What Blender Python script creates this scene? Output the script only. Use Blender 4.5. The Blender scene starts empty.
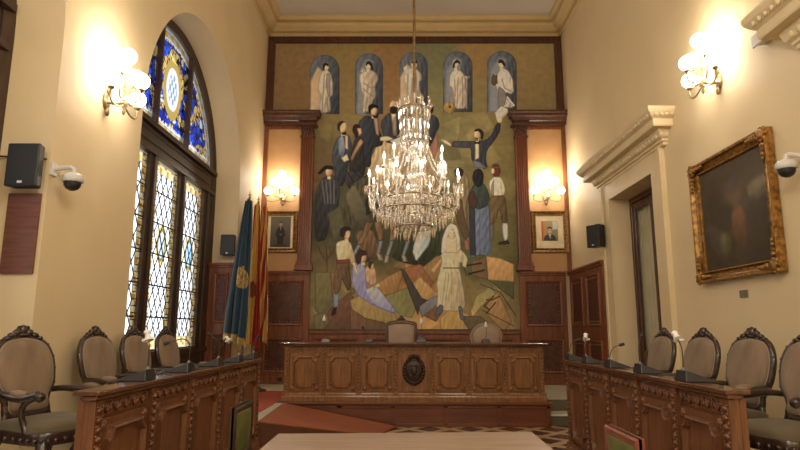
import bpy, math, random
import numpy as np
from mathutils import Vector, Matrix
random.seed(7)
sc = bpy.context.scene
PI = math.pi

# ------------------------------------------------------------------ camera
FPX, PITCH, YAW, ROLL = 588.17, .175057, .005345, .002396
cf = np.array([-math.sin(YAW)*math.cos(PITCH), math.cos(YAW)*math.cos(PITCH), math.sin(PITCH)])
cr0 = np.array([math.cos(YAW), math.sin(YAW), 0.]); cu0 = np.cross(cr0, cf)
CR = math.cos(ROLL)*cr0+math.sin(ROLL)*cu0; CU = -math.sin(ROLL)*cr0+math.cos(ROLL)*cu0
EYE = np.array([0, 0, 1.5])
cam = bpy.data.cameras.new('camera'); camo = bpy.data.objects.new('camera', cam)
sc.collection.objects.link(camo); sc.camera = camo
M = Matrix.Identity(4)
for i in range(3):
    M[i][0], M[i][1], M[i][2], M[i][3] = CR[i], CU[i], -cf[i], EYE[i]
camo.matrix_world = M
cam.sensor_width = 36; cam.lens = FPX/800*36; cam.clip_end = 200
def project(x, y, z):
    """wall point -> photograph frame (used once, to lay the survey of the mural onto its wall)"""
    vx, vy, vz = x-EYE[0], y-EYE[1], z-EYE[2]
    d = vx*cf[0]+vy*cf[1]+vz*cf[2]
    return 400+FPX*(vx*CR[0]+vy*CR[1]+vz*CR[2])/d, 225-FPX*(vx*CU[0]+vy*CU[1]+vz*CU[2])/d

# ------------------------------------------------------------------ render, world, light
sc.view_settings.view_transform = 'Standard'; sc.view_settings.look = 'None'
sc.view_settings.gamma = 1; sc.view_settings.use_curve_mapping = False
sc.view_settings.exposure = 1.06
sc.cycles.use_denoising = True
sc.cycles.max_bounces = 8; sc.cycles.transparent_max_bounces = 24
sc.cycles.sample_clamp_indirect = 6; sc.cycles.caustics_reflective = False; sc.cycles.caustics_refractive = False
w = bpy.data.worlds.new('overcast_sky'); sc.world = w; w.use_nodes = True
bg = w.node_tree.nodes['Background']; bg.inputs[0].default_value = (.93, .96, 1, 1); bg.inputs[1].default_value = 1.8
SCONCE_W, CHANDELIER_W, FILL_W = 22, 14, 320
WARM = (1.0, .86, .67)
def lamp(name, loc, watts, size=.1, col=WARM, parent=None):
    l = bpy.data.lights.new(name, 'POINT'); l.energy = watts; l.shadow_soft_size = size; l.color = col
    o = bpy.data.objects.new(name, l); sc.collection.objects.link(o); o.location = loc
    if parent: o.parent = parent
    return o
# fill lights added out of view, near the camera, to brighten the room
for lx, ly in ((-1.4, -1.2), (1.9, -1.2), (.2, 1.6)): lamp('fill_light', (lx, ly, 4.9), FILL_W/3, .6, (1.0, .95, .85))

# ------------------------------------------------------------------ helpers
def lin(c):
    c = np.asarray(c, float)/255.
    return np.where(c <= .04045, c/12.92, ((c+.055)/1.055)**2.4)
class MB:
    def __init__(s): s.v = []; s.f = []; s.m = []; s.s = []; s.mat = 0
    def add(s, vs, fs, smooth=False, mat=None):
        b = len(s.v); s.v += [tuple(map(float, p)) for p in vs]
        for f in fs:
            s.f.append([i+b for i in f]); s.m.append(s.mat if mat is None else mat); s.s.append(smooth)
        return s
    def box(s, x0, x1, y0, y1, z0, z1, mat=None):
        v = [(x, y, z) for x in (x0, x1) for y in (y0, y1) for z in (z0, z1)]
        return s.add(v, [(0,1,3,2),(4,6,7,5),(0,4,5,1),(2,3,7,6),(0,2,6,4),(1,5,7,3)], False, mat)
    def loft(s, rings, cu=True, cv=False, caps=False, smooth=True, mat=None):
        n = len(rings[0]); k = len(rings); v = [p for r in rings for p in r]; f = []
        for i in range(k if cv else k-1):
            a = i*n; b = ((i+1) % k)*n
            for j in range(n if cu else n-1):
                j2 = (j+1) % n; f.append((a+j, a+j2, b+j2, b+j))
        s.add(v, f, smooth, mat)
        if caps: s.add(rings[0], [list(range(n))[::-1]], False, mat); s.add(rings[-1], [list(range(n))], False, mat)
        return s
    def tube(s, pts, r, seg=8, closed=False, mat=None, caps=True):
        P = [Vector(p) for p in pts]; n = len(P); rs = r if isinstance(r, (list, tuple)) else [r]*n
        rings = []; up = None
        for i in range(n):
            t = (P[(i+1) % n]-P[i-1]) if closed else (P[min(i+1, n-1)]-P[max(i-1, 0)])
            t.normalize()
            if up is None:
                up = Vector((0, 0, 1)) if abs(t.z) < .9 else Vector((1, 0, 0))
            a = t.cross(up)
            if a.length < 1e-5: a = t.cross(Vector((0.3, 1, 0)))
            a.normalize(); b = a.cross(t); up = b
            rings.append([P[i]+(a*math.cos(q)+b*math.sin(q))*rs[i] for q in [2*PI*j/seg for j in range(seg)]])
        return s.loft(rings, True, closed, caps and not closed, True, mat)
    def lathe(s, prof, seg=16, c=(0,0,0), mat=None, wave=0, nw=0):
        rings = [[(c[0]+r*(1+wave*math.cos(nw*a))*math.cos(a), c[1]+r*(1+wave*math.cos(nw*a))*math.sin(a), c[2]+z) for a in [2*PI*j/seg for j in range(seg)]] for r, z in prof]
        return s.loft(rings, True, False, True, True, mat)
    def sph(s, c, r, seg=12, rings=8, mat=None):
        if not isinstance(r, (tuple, list)): r = (r, r, r)
        R = [[(c[0]+r[0]*math.sin(t)*math.cos(a), c[1]+r[1]*math.sin(t)*math.sin(a), c[2]+r[2]*math.cos(t)) for a in [-2*PI*j/seg for j in range(seg)]] for t in [PI*(.02+.96*i/rings) for i in range(rings+1)]]
        return s.loft(R, True, False, True, True, mat)
    def prism(s, poly, ax, a0, a1, mat=None):
        def P(p, a): return {0: (a, p[0], p[1]), 1: (p[0], a, p[1]), 2: (p[0], p[1], a)}[ax]
        n = len(poly); v = [P(p, a0) for p in poly]+[P(p, a1) for p in poly]
        f = [(i, (i+1) % n, n+(i+1) % n, n+i) for i in range(n)]+[list(range(n))[::-1], list(range(n, 2*n))]
        return s.add(v, f, False, mat)
    def diamond(s, c, rx, h, mat=None, k=6, up=.3):
        v = [(c[0], c[1], c[2]), (c[0], c[1], c[2]-h)]+[(c[0]+rx*math.cos(2*PI*j/k), c[1]+rx*math.sin(2*PI*j/k), c[2]-h*up) for j in range(k)]
        return s.add(v, [(0, 2+j, 2+(j+1) % k) for j in range(k)]+[(1, 2+(j+1) % k, 2+j) for j in range(k)], False, mat)
    def octa(s, c, r, mat=None):
        x, y, z = c
        return s.add([(x-r,y,z),(x+r,y,z),(x,y-r,z),(x,y+r,z),(x,y,z-r),(x,y,z+r)], [(0,2,5),(2,1,5),(1,3,5),(3,0,5),(2,0,4),(1,2,4),(3,1,4),(0,3,4)], True, mat)
    def xf(s, mt, start=0):
        for i in range(start, len(s.v)): s.v[i] = tuple(mt @ Vector(s.v[i]))
        return s
    def build(s, name, mats, parent=None, bev=0, fix=True):
        me = bpy.data.meshes.new(name); me.from_pydata(s.v, [], s.f)
        if not isinstance(mats, (list, tuple)): mats = [mats]
        for m in mats: me.materials.append(m)
        me.polygons.foreach_set('material_index', s.m); me.polygons.foreach_set('use_smooth', s.s); me.update()
        if fix:
            import bmesh
            b = bmesh.new(); b.from_mesh(me); bmesh.ops.recalc_face_normals(b, faces=b.faces); b.to_mesh(me); b.free()
        o = bpy.data.objects.new(name, me); sc.collection.objects.link(o)
        if parent: o.parent = parent
        if bev:
            md = o.modifiers.new('bevel', 'BEVEL'); md.width = bev; md.segments = 2; md.limit_method = 'ANGLE'; md.angle_limit = .6
        return o
def tag(o, label=None, cat=None, group=None, kind=None):
    if label: o['label'] = label
    if cat: o['category'] = cat
    if group: o['group'] = group
    if kind: o['kind'] = kind
    return o
def thing(name, label, cat, loc=(0,0,0), rz=0, group=None, kind=None):
    o = bpy.data.objects.new(name, None); sc.collection.objects.link(o); o.location = loc; o.rotation_euler = (0, 0, rz)
    o.empty_display_size = .1
    return tag(o, label, cat, group, kind)
def copy_tree(o, parent=None):
    c = o.copy(); sc.collection.objects.link(c); c.parent = parent
    for ch in list(o.children): copy_tree(ch, c)
    return c
def place(proto, first, loc, rz, label):
    o = proto if first else copy_tree(proto)
    o.location = loc; o.rotation_euler = (0, 0, rz); o['label'] = label
    return o
def arc(c, r, a0, a1, n): return [(c[0]+r*math.cos(a0+(a1-a0)*i/n), c[1]+r*math.sin(a0+(a1-a0)*i/n)) for i in range(n+1)]
def bez(p0, p1, p2, p3, n=8):
    o = []
    for i in range(n+1):
        t = i/n; o.append(tuple((1-t)**3*a+3*(1-t)**2*t*b+3*(1-t)*t*t*c+t**3*d for a, b, c, d in zip(p0, p1, p2, p3)))
    return o
def spline(pts, n=5):
    P = [pts[0]]+list(pts)+[pts[-1]]; o = []
    for i in range(1, len(P)-2):
        for k in range(n):
            t = k/n; o.append(tuple(.5*(2*b+(c-a)*t+(2*a-5*b+4*c-d)*t*t+(3*b-a-3*c+d)*t**3) for a, b, c, d in zip(P[i-1], P[i], P[i+1], P[i+2])))
    return o+[tuple(pts[-1])]

# ------------------------------------------------------------------ materials
def newmat(name):
    m = bpy.data.materials.new(name); m.use_nodes = True; n = m.node_tree
    for x in list(n.nodes): n.nodes.remove(x)
    out = n.nodes.new('ShaderNodeOutputMaterial'); return m, n, out
def mat(name, c1, c2=None, rough=.5, metal=0, scale=6, stretch=(1,1,1), bump=0, bscale=40, detail=4, spec=.5, coat=0, wave=None, sheen=0):
    m, n, out = newmat(name); L = n.links
    b = n.nodes.new('ShaderNodeBsdfPrincipled'); L.new(b.outputs[0], out.inputs[0])
    b.inputs['Roughness'].default_value = rough; b.inputs['Metallic'].default_value = metal
    b.inputs['Specular IOR Level'].default_value = spec; b.inputs['Coat Weight'].default_value = coat
    if sheen: b.inputs['Sheen Weight'].default_value = sheen
    tc = n.nodes.new('ShaderNodeTexCoord'); mp = n.nodes.new('ShaderNodeMapping'); mp.inputs['Scale'].default_value = stretch
    L.new(tc.outputs['Object'], mp.inputs[0])
    c2 = c2 or tuple(x*.8 for x in c1)
    nz = n.nodes.new('ShaderNodeTexNoise'); nz.inputs['Scale'].default_value = scale; nz.inputs['Detail'].default_value = detail
    L.new(mp.outputs[0], nz.inputs[0])
    rp = n.nodes.new('ShaderNodeValToRGB'); rp.color_ramp.elements[0].color = (*c2, 1); rp.color_ramp.elements[1].color = (*c1, 1)
    rp.color_ramp.elements[0].position = .32; rp.color_ramp.elements[1].position = .68
    L.new(nz.outputs[0], rp.inputs[0]); L.new(rp.outputs[0], b.inputs['Base Color'])
    if bump:
        n2 = n.nodes.new('ShaderNodeTexNoise'); n2.inputs['Scale'].default_value = bscale; n2.inputs['Detail'].default_value = 5
        L.new(mp.outputs[0], n2.inputs[0])
        bp = n.nodes.new('ShaderNodeBump'); bp.inputs['Strength'].default_value = bump; bp.inputs['Distance'].default_value = .01
        L.new(n2.outputs[0], bp.inputs['Height']); L.new(bp.outputs[0], b.inputs['Normal'])
    return m
def lc(r, g, b): return tuple(lin((r, g, b)))
plaster = mat('cream_plaster', lc(222,202,164), lc(216,195,156), .6, scale=1.2, bump=.15, bscale=60, spec=.3)
plaster_light = mat('cream_moulding', lc(221,202,164), lc(214,193,152), .55, scale=3, bump=.1, spec=.3)
ceil_m = mat('ceiling_plaster', lc(200,190,176), lc(192,182,168), .8, scale=.8)
crown_m = mat('crown_paint', lc(196,170,124), lc(188,162,114), .6, scale=3)
orange_plate = mat('ochre_wall_fabric', lc(192,152,106), lc(184,142,96), .6, scale=4, bump=.2, bscale=90)
desk_wood = mat('carved_walnut', lc(142,96,56), lc(106,68,36), .38, scale=5, stretch=(5,5,.6), bump=.15, bscale=30, coat=.15)
side_wood = mat('council_desk_walnut', lc(124,80,50), lc(86,52,32), .38, scale=5, stretch=(5,5,.6), bump=.15, bscale=30, coat=.2)
desk_top = mat('polished_walnut_top', lc(104,66,44), lc(74,44,30), .22, scale=4, stretch=(.7,3,3), coat=.4)
panel_wood = mat('red_brown_panelling', lc(136,76,42), lc(98,54,28), .4, scale=4, stretch=(4,4,.5), bump=.1, bscale=30, coat=.15)
dark_wood = mat('dark_frame_wood', lc(88,50,32), lc(62,34,22), .4, scale=5, stretch=(4,4,.5), coat=.1)
window_wood = mat('dark_window_wood', lc(72,52,38), lc(50,36,28), .45, scale=5, stretch=(4,4,.5))
pilaster_wood = mat('red_mahogany', lc(124,66,38), lc(92,48,28), .35, scale=4, stretch=(4,4,.4), coat=.2)
leather = mat('embossed_brown_leather', lc(92,48,30), lc(62,32,22), .4, scale=9, bump=.6, bscale=25)
nail = mat('brass_nail', (.32,.2,.1), None, .35, .8)
chair_wood = mat('dark_carved_chair_wood', lc(58,38,30), lc(36,24,20), .3, scale=12, bump=.3, bscale=40, coat=.3)
taupe = mat('taupe_velvet', lc(134,112,90), lc(114,94,74), .8, scale=3, stretch=(3,3,1), bump=.15, bscale=200, sheen=.1)
piping = mat('pale_piping', lc(152,136,114), None, .6)
seat_velvet = mat('olive_brown_velvet', lc(98,86,62), lc(84,72,50), .85, scale=5, sheen=.1)
green_velvet = mat('olive_green_velvet', lc(100,102,42), lc(66,70,28), .8, scale=4, bump=.2, bscale=120)
red_wood = mat('reddish_chair_wood', lc(138,72,58), lc(104,50,40), .35, scale=6, coat=.3)
tan_leather = mat('tan_leather', lc(160,134,112), lc(146,120,98), .45, scale=5, bump=.1)
light_wood = mat('pale_oak_table', lc(160,138,118), lc(142,118,98), .4, scale=3, stretch=(.7,9,3), detail=6)
black_plastic = mat('black_plastic', lc(36,36,38), lc(28,28,30), .4)
grey_plastic = mat('grey_plastic', lc(120,120,118), None, .4)
white_plastic = mat('white_plastic', lc(222,220,214), None, .4)
white_cloth = mat('white_foam', lc(236,234,228), None, .9)
speaker_grille = mat('black_speaker_grille', lc(34,34,38), lc(24,24,27), .5, scale=160, bump=.5, bscale=160)
gold = mat('gilded_wood', lc(178,132,66), lc(104,70,32), .38, .55, scale=22, bump=.6, bscale=35)
old_gold = mat('old_gilding', lc(150,112,60), lc(86,58,30), .42, .45, scale=22, bump=.6, bscale=35)
brass = mat('aged_brass', (.45,.34,.19), (.25,.17,.09), .3, .9, scale=15)
iron = mat('dark_metal', (.1,.08,.06), None, .4, .8)
emblem_m = mat('dark_bronze_carving', lc(62,42,30), lc(40,26,20), .4, .2, scale=20, bump=.8, bscale=40)
red_carpet = mat('red_carpet', lc(170,78,52), lc(152,66,44), .95, scale=30, bump=.3, bscale=200)
marble = mat('pale_marble', lc(214,208,188), lc(196,188,168), .3, scale=3)
riser_m = mat('grey_step_stone', lc(96,88,66), lc(84,76,56), .5, scale=4)
ramp_wood = mat('reddish_ramp_board', lc(158,92,62), lc(142,80,54), .45, scale=3, stretch=(.6,5,3))
ramp_side = mat('brown_ramp_side', lc(92,56,38), lc(80,48,32), .5, scale=3, stretch=(.6,3,3))
dais_wood = mat('dais_mahogany', lc(112,62,38), lc(86,46,28), .35, scale=3, stretch=(.6,3,3), coat=.2)
curtain_m = mat('grey_green_curtain', lc(192,186,154), lc(174,168,136), .9, scale=3)
lead = mat('lead_came', (.03,.03,.03), None, .5, .3)
plaque_m = mat('grey_plaque', lc(140,132,116), None, .4, .4)
cream_mat = mat('cream_card', lc(226,212,178), None, .8)
candle_m = mat('ivory_candle_sleeve', lc(240,228,200), None, .5)
pole_m = mat('dark_flag_pole', lc(70,50,36), None, .35)
def emis(name, col, st):
    m, n, out = newmat(name); e = n.nodes.new('ShaderNodeEmission'); e.inputs[0].default_value = (*col, 1); e.inputs[1].default_value = st
    n.links.new(e.outputs[0], out.inputs[0]); return m
globe_m = emis('lit_opal_glass', (1, .94, .84), 4.5)
flame_m = emis('lit_candle_bulb', (1, .94, .82), 6)
def crystal_mat():
    m, n, out = newmat('cut_crystal'); L = n.links
    t = n.nodes.new('ShaderNodeBsdfTransparent'); t.inputs[0].default_value = (.93,.92,.9,1)
    g = n.nodes.new('ShaderNodeBsdfGlossy'); g.inputs[0].default_value = (1,.98,.95,1); g.inputs['Roughness'].default_value = .07
    d = n.nodes.new('ShaderNodeBsdfTranslucent'); d.inputs[0].default_value = (.95,.93,.9,1)
    a = n.nodes.new('ShaderNodeMixShader'); a.inputs[0].default_value = .12
    b = n.nodes.new('ShaderNodeMixShader'); b.inputs[0].default_value = .42
    L.new(g.outputs[0], a.inputs[1]); L.new(d.outputs[0], a.inputs[2]); L.new(t.outputs[0], b.inputs[1]); L.new(a.outputs[0], b.inputs[2])
    L.new(b.outputs[0], out.inputs[0]); return m
crystal = crystal_mat()
def attr_mat(name, rough=.6, coat=0, glass=False, noise=.0, spec=.4):
    m, n, out = newmat(name); L = n.links
    a = n.nodes.new('ShaderNodeAttribute'); a.attribute_name = 'paint'
    src = a.outputs[0]
    if noise:
        tc = n.nodes.new('ShaderNodeTexCoord'); nz = n.nodes.new('ShaderNodeTexNoise'); nz.inputs['Scale'].default_value = 7; nz.inputs['Detail'].default_value = 6
        L.new(tc.outputs['Object'], nz.inputs[0])
        r = n.nodes.new('ShaderNodeMapRange'); r.inputs[3].default_value = 1-noise; r.inputs[4].default_value = 1+noise; r.inputs[1].default_value = .3; r.inputs[2].default_value = .7
        L.new(nz.outputs[0], r.inputs[0])
        v = n.nodes.new('ShaderNodeVectorMath'); v.operation = 'SCALE'; L.new(src, v.inputs[0]); L.new(r.outputs[0], v.inputs['Scale']); src = v.outputs[0]
    if glass:
        t = n.nodes.new('ShaderNodeBsdfTransparent'); d = n.nodes.new('ShaderNodeBsdfTranslucent'); g = n.nodes.new('ShaderNodeBsdfGlossy'); g.inputs['Roughness'].default_value = .15
        L.new(src, t.inputs[0]); L.new(src, d.inputs[0])
        x = n.nodes.new('ShaderNodeMixShader'); x.inputs[0].default_value = .35; L.new(t.outputs[0], x.inputs[1]); L.new(d.outputs[0], x.inputs[2])
        y = n.nodes.new('ShaderNodeMixShader'); y.inputs[0].default_value = .05; L.new(x.outputs[0], y.inputs[1]); L.new(g.outputs[0], y.inputs[2])
        L.new(y.outputs[0], out.inputs[0])
    else:
        b = n.nodes.new('ShaderNodeBsdfPrincipled'); b.inputs['Roughness'].default_value = rough; b.inputs['Coat Weight'].default_value = coat; b.inputs['Specular IOR Level'].default_value = spec
        L.new(src, b.inputs['Base Color']); L.new(b.outputs[0], out.inputs[0])
    return m
paint_m = attr_mat('mural_paint', .65, noise=.14, spec=.25)
print_m = attr_mat('printed_picture', .4)
flag_m = attr_mat('printed_flag_cloth', .8)
glass_m = attr_mat('stained_glass', glass=True)
def clear_glass():
    m, n, out = newmat('door_glass'); L = n.links
    t = n.nodes.new('ShaderNodeBsdfTransparent'); g = n.nodes.new('ShaderNodeBsdfGlossy'); g.inputs['Roughness'].default_value = .03
    x = n.nodes.new('ShaderNodeMixShader'); x.inputs[0].default_value = .08; L.new(t.outputs[0], x.inputs[1]); L.new(g.outputs[0], x.inputs[2]); L.new(x.outputs[0], out.inputs[0]); return m
door_glass = clear_glass()
def floor_mat():
    m, n, out = newmat('inlaid_marble_floor'); L = n.links
    b = n.nodes.new('ShaderNodeBsdfPrincipled'); b.inputs['Roughness'].default_value = .25; L.new(b.outputs[0], out.inputs[0])
    tc = n.nodes.new('ShaderNodeTexCoord'); sp = n.nodes.new('ShaderNodeSeparateXYZ'); L.new(tc.outputs['Object'], sp.inputs[0])
    def mth(op, a, c):
        q = n.nodes.new('ShaderNodeMath'); q.operation = op
        for i, z in enumerate((a, c)):
            if hasattr(z, 'links'): L.new(z, q.inputs[i])
            elif z is not None: q.inputs[i].default_value = z
        return q.outputs[0]
    u = mth('ADD', sp.outputs[0], sp.outputs[1]); v = mth('SUBTRACT', sp.outputs[0], sp.outputs[1])
    fu = mth('FRACT', mth('MULTIPLY', u, 1.6), None); fv = mth('FRACT', mth('MULTIPLY', v, 1.6), None)
    su = mth('LESS_THAN', fu, .3); sv = mth('LESS_THAN', fv, .3); band = mth('MAXIMUM', su, sv)
    chk = mth('LESS_THAN', mth('FRACT', mth('MULTIPLY', sp.outputs[0], 1.13), None), .5)
    nz = n.nodes.new('ShaderNodeTexNoise'); nz.inputs['Scale'].default_value = 5; L.new(tc.outputs['Object'], nz.inputs[0])
    def mix(f, a, c):
        q = n.nodes.new('ShaderNodeMix'); q.data_type = 'RGBA'; L.new(f, q.inputs[0])
        for i, z in ((6, a), (7, c)):
            if hasattr(z, 'links'): L.new(z, q.inputs[i])
            else: q.inputs[i].default_value = (*z, 1)
        return q.outputs[2]
    dark = mix(chk, lc(112,60,42), lc(78,54,40)); light = mix(nz.outputs[0], lc(200,172,132), lc(172,144,108))
    L.new(mix(band, dark, light), b.inputs['Base Color']); return m
floor_m = floor_mat()

# raster colours painted onto a real grid of vertices
class Paint:
    def __init__(s, X, Y, base): s.X, s.Y = X, Y; s.C = np.zeros(X.shape+(3,)); s.C[:] = base
    def blob(s, blobs):
        num = np.zeros_like(s.C); den = np.zeros(s.X.shape)
        for x, y, r, c in blobs:
            w_ = np.exp(-((s.X-x)**2+(s.Y-y)**2)/(2*r*r))+1e-9; num += w_[..., None]*lin(c); den += w_
        s.C = num/den[..., None]
    def _sd(s, pts):
        P = np.array(pts, float); x0, y0 = P.min(0)-3; x1, y1 = P.max(0)+3
        idx = np.nonzero((s.X > x0) & (s.X < x1) & (s.Y > y0) & (s.Y < y1))
        x, y = s.X[idx], s.Y[idx]; ins = np.zeros(x.shape, bool); d = np.full(x.shape, 1e9)
        for (ax, ay), (bx, by) in zip(P, np.roll(P, -1, 0)):
            c = ((ay > y) != (by > y))
            with np.errstate(divide='ignore', invalid='ignore'):
                ins ^= c & (x < (bx-ax)*(y-ay)/(by-ay+1e-12)+ax)
            L2 = (bx-ax)**2+(by-ay)**2+1e-12; t = np.clip(((x-ax)*(bx-ax)+(y-ay)*(by-ay))/L2, 0, 1)
            d = np.minimum(d, np.hypot(x-ax-t*(bx-ax), y-ay-t*(by-ay)))
        return idx, x, y, np.where(ins, d, -d), P
    def poly(s, pts, c, c2=None, ang=0, line=.35, sm=True, soft=.45):
        if sm and len(pts) > 4:      # one round of corner cutting
            pts = [q for a_, b_ in zip(pts, pts[1:]+pts[:1]) for q in ((a_[0]*.82+b_[0]*.18, a_[1]*.82+b_[1]*.18), (a_[0]*.18+b_[0]*.82, a_[1]*.18+b_[1]*.82))]
        idx, x, y, sd, P = s._sd(pts)
        if not len(x): return
        col = lin(c)
        if c2 is not None:
            dx, dy = math.cos(math.radians(ang)), math.sin(math.radians(ang)); pr = P@np.array([dx, dy])
            t = np.clip((x*dx+y*dy-pr.min())/(pr.max()-pr.min()+1e-9), 0, 1)[:, None]; col = lin(c)*(1-t)+lin(c2)*t
            if soft < 1 and getattr(s, 'folds', 0):      # brushed folds running along the shape
                q = (x-P[:, 0].mean())*1.0+(y-P[:, 1].mean())*.22*math.sin(P[0, 0])
                f_ = np.sin(q*1.55+1.6*np.sin(y*.16+P[0, 1]))*np.sin(y*.11+P[0, 0])**2+.6*np.sin(q*.8+y*.35)
                col = col*(1+s.folds*f_)[:, None]
        else: col = np.broadcast_to(col, (len(x), 3))
        col = col*(1-min(.8, line*1.5)*np.exp(-(sd/.75)**2))[:, None]
        a = np.clip(sd/soft+.5, 0, 1)[:, None]; s.C[idx] = s.C[idx]*(1-a)+col*a
    def ell(s, cx, cy, rx, ry, c, c2=None, ang=0, line=.3, rot=0):
        q = math.radians(rot)
        if 2.5 < rx < 4.6 and 3.4 < ry and getattr(s, 'folds', 0): s.line([(cx, cy), (cx, cy+ry+2.6)], rx*.9, c)
        s.poly([(cx+rx*math.cos(t)*math.cos(q)-ry*math.sin(t)*math.sin(q), cy+rx*math.cos(t)*math.sin(q)+ry*math.sin(t)*math.cos(q)) for t in [2*PI*i/18 for i in range(18)]], c, c2, ang, line, False)
    def line(s, pts, wd, c):
        for a, b in zip(pts[:-1], pts[1:]):
            l = math.hypot(b[0]-a[0], b[1]-a[1])+1e-6; nx, ny = -(b[1]-a[1])/l*wd/2, (b[0]-a[0])/l*wd/2
            s.poly([(a[0]+nx, a[1]+ny), (b[0]+nx, b[1]+ny), (b[0]-nx, b[1]-ny), (a[0]-nx, a[1]-ny)], c, line=0, sm=False)
def grid_mesh(name, P3, C, m, parent=None, keep=None, thick=0, smooth=False):
    nv, nu = C.shape[:2]; idx = np.arange(nv*nu).reshape(nv, nu)
    F = np.stack([idx[:-1, :-1], idx[:-1, 1:], idx[1:, 1:], idx[1:, :-1]], -1)
    F = F.reshape(-1, 4) if keep is None else F[keep]
    me = bpy.data.meshes.new(name); me.from_pydata(P3.reshape(-1, 3).tolist(), [], F.tolist())
    at = me.color_attributes.new('paint', 'FLOAT_COLOR', 'POINT')
    rgba = np.ones((nv*nu, 4)); rgba[:, :3] = np.clip(C.reshape(-1, 3), 0, 1); at.data.foreach_set('color', rgba.ravel())
    me.materials.append(m)
    if smooth: me.polygons.foreach_set('use_smooth', [True]*len(me.polygons))
    o = bpy.data.objects.new(name, me); sc.collection.objects.link(o)
    if parent: o.parent = parent
    if thick:
        md = o.modifiers.new('solid', 'SOLIDIFY'); md.thickness = thick; md.offset = 0
    return o
def picture(name, w, h, nu, fn, parent, m=None, y=0):
    """flat print in the local xz plane facing -y; fn paints in centimetres"""
    nv = int(nu*h/w); X, Z = np.meshgrid(np.linspace(-w/2, w/2, nu), np.linspace(h/2, -h/2, nv))
    p = Paint((X+w/2)*100, (h/2-Z)*100, (.5, .5, .5)); fn(p)
    return grid_mesh(name, np.stack([X, np.full_like(X, y), Z], -1), p.C, m or print_m, parent)
def frame_mb(w, h, prof, mb=None):
    mb = mb or MB()
    rings = [[(sx*(w/2+a), -d, sz*(h/2+a)) for a, d in prof] for sx, sz in ((-1,-1),(1,-1),(1,1),(-1,1))]
    return mb.loft(rings, True, True, smooth=False)

# ================================================================== THE SETTING
XL, XR, YB, YF, ZC, ZP = -3.136, 3.653, 12.756, -3.0, 8.60, .36
MX = .175
MB().box(-4.2, 4.2, YF-.2, YB+.2, -.12, 0).build('floor', floor_m)
MB().box(-4.2, 4.2, YF-.2, YB+.2, ZC, ZC+.15).build('ceiling', ceil_m)
def wall_with_openings(name, x, xo, ops):
    """ops: (centre y, half width, spring z, arched) sorted by y; inner face at x, outer face at xo"""
    mb = MB(); y = YF
    def slab(y0, y1, z0, z1): mb.box(min(x, xo), max(x, xo), y0, y1, z0, z1)
    for yc, hw, zs, arched in ops:
        slab(y, yc-hw, 0, ZC); y = yc+hw
        if arched:
            N = 40; pts = arc((yc, zs), hw, PI, 0, N)
            for X in (x, xo):
                mb.add([(X, p[0], p[1]) for p in pts]+[(X, p[0], ZC) for p in pts], [(i, i+1, N+2+i, N+1+i) for i in range(N)])
            mb.loft([[(X, p[0], p[1]) for p in pts] for X in (x, xo)], False, smooth=True)
        else: slab(yc-hw, yc+hw, zs, ZC)
    slab(y, YB+.2, 0, ZC)
    o = mb.build(name, plaster); tag(o, kind='structure'); return o
WC, WR, WS = 8.85, 2.13, 4.13
wall_with_openings('wall_left', XL, -4.0, [(WC-5.95, WR, WS, True), (WC, WR, WS, True)])
D1C, D1H, D1Z = 9.21, .89, 3.74
D2C = 3.65
wall_with_openings('wall_right', XR, 4.1, [(D2C, D1H, D1Z, False), (D1C, D1H, D1Z, False)])
tag(MB().box(-4.2, 4.2, YB, YB+.2, 0, ZC).build('wall_back', plaster), kind='structure')
tag(MB().box(-4.2, 4.2, YF-.2, YF, 0, ZC).build('wall_front', plaster), kind='structure')
for n in ('floor', 'ceiling'): tag(bpy.data.objects[n], kind='structure')
# crown cornice all round
crown = [(0,8.19),(.07,8.19),(.07,8.29),(.03,8.31),(.03,8.35),(.14,8.38),(.20,8.44),(.27,8.50),(.30,8.56),(.30,8.58),(.26,8.60),(.26,8.64),(.37,8.66),(.41,8.70),(.43,8.75),(.43,8.82),(0,8.82)]
crown = [(p*.75, 8.19+(z-8.19)*.41/.63) for p, z in crown]
cm = MB(); cm.loft([[(sx*-1*p+cx, sy*-1*p+cy, z) for p, z in crown] for cx, cy, sx, sy in ((XL,YF,-1,-1),(XR,YF,1,-1),(XR,YB,1,1),(XL,YB,-1,1))], True, True, smooth=False)
tag(cm.build('trim_1', crown_m), kind='structure')
# raised floor along the back and both sides
podium = MB()
podium.box(-4.0, 3.653, 10.1, YB, 0, ZP); podium.box(-4.0, -1.82, YF, 10.1, 0, ZP-.001); podium.box(2.1, XR, YF, 7.2, 0, ZP-.001); podium.box(-1.95, 2.3, 9.9, 10.11, 0, ZP-.002)
tag(podium.build('podium_floor', marble), kind='structure')
tag(MB().box(2.34, XR-.002, 9.72, 10.1, 0, ZP/2-.03).build('step', riser_m), kind='structure')
tag(MB().box(2.34, XR-.002, 9.69, 10.084, ZP/2-.03, ZP/2).build('step_tread', marble), kind='structure')
tag(MB().box(2.34, XR-.004, 10.085, 10.1, ZP/2, ZP-.003).build('step_riser', riser_m), kind='structure')
tag(MB().box(-3.1, -1.98, 8.45, 11.25, ZP, ZP+.008).build('carpet_runner', red_carpet), 'red carpet runner crossing the pale marble behind the left desks', 'carpet')

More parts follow.
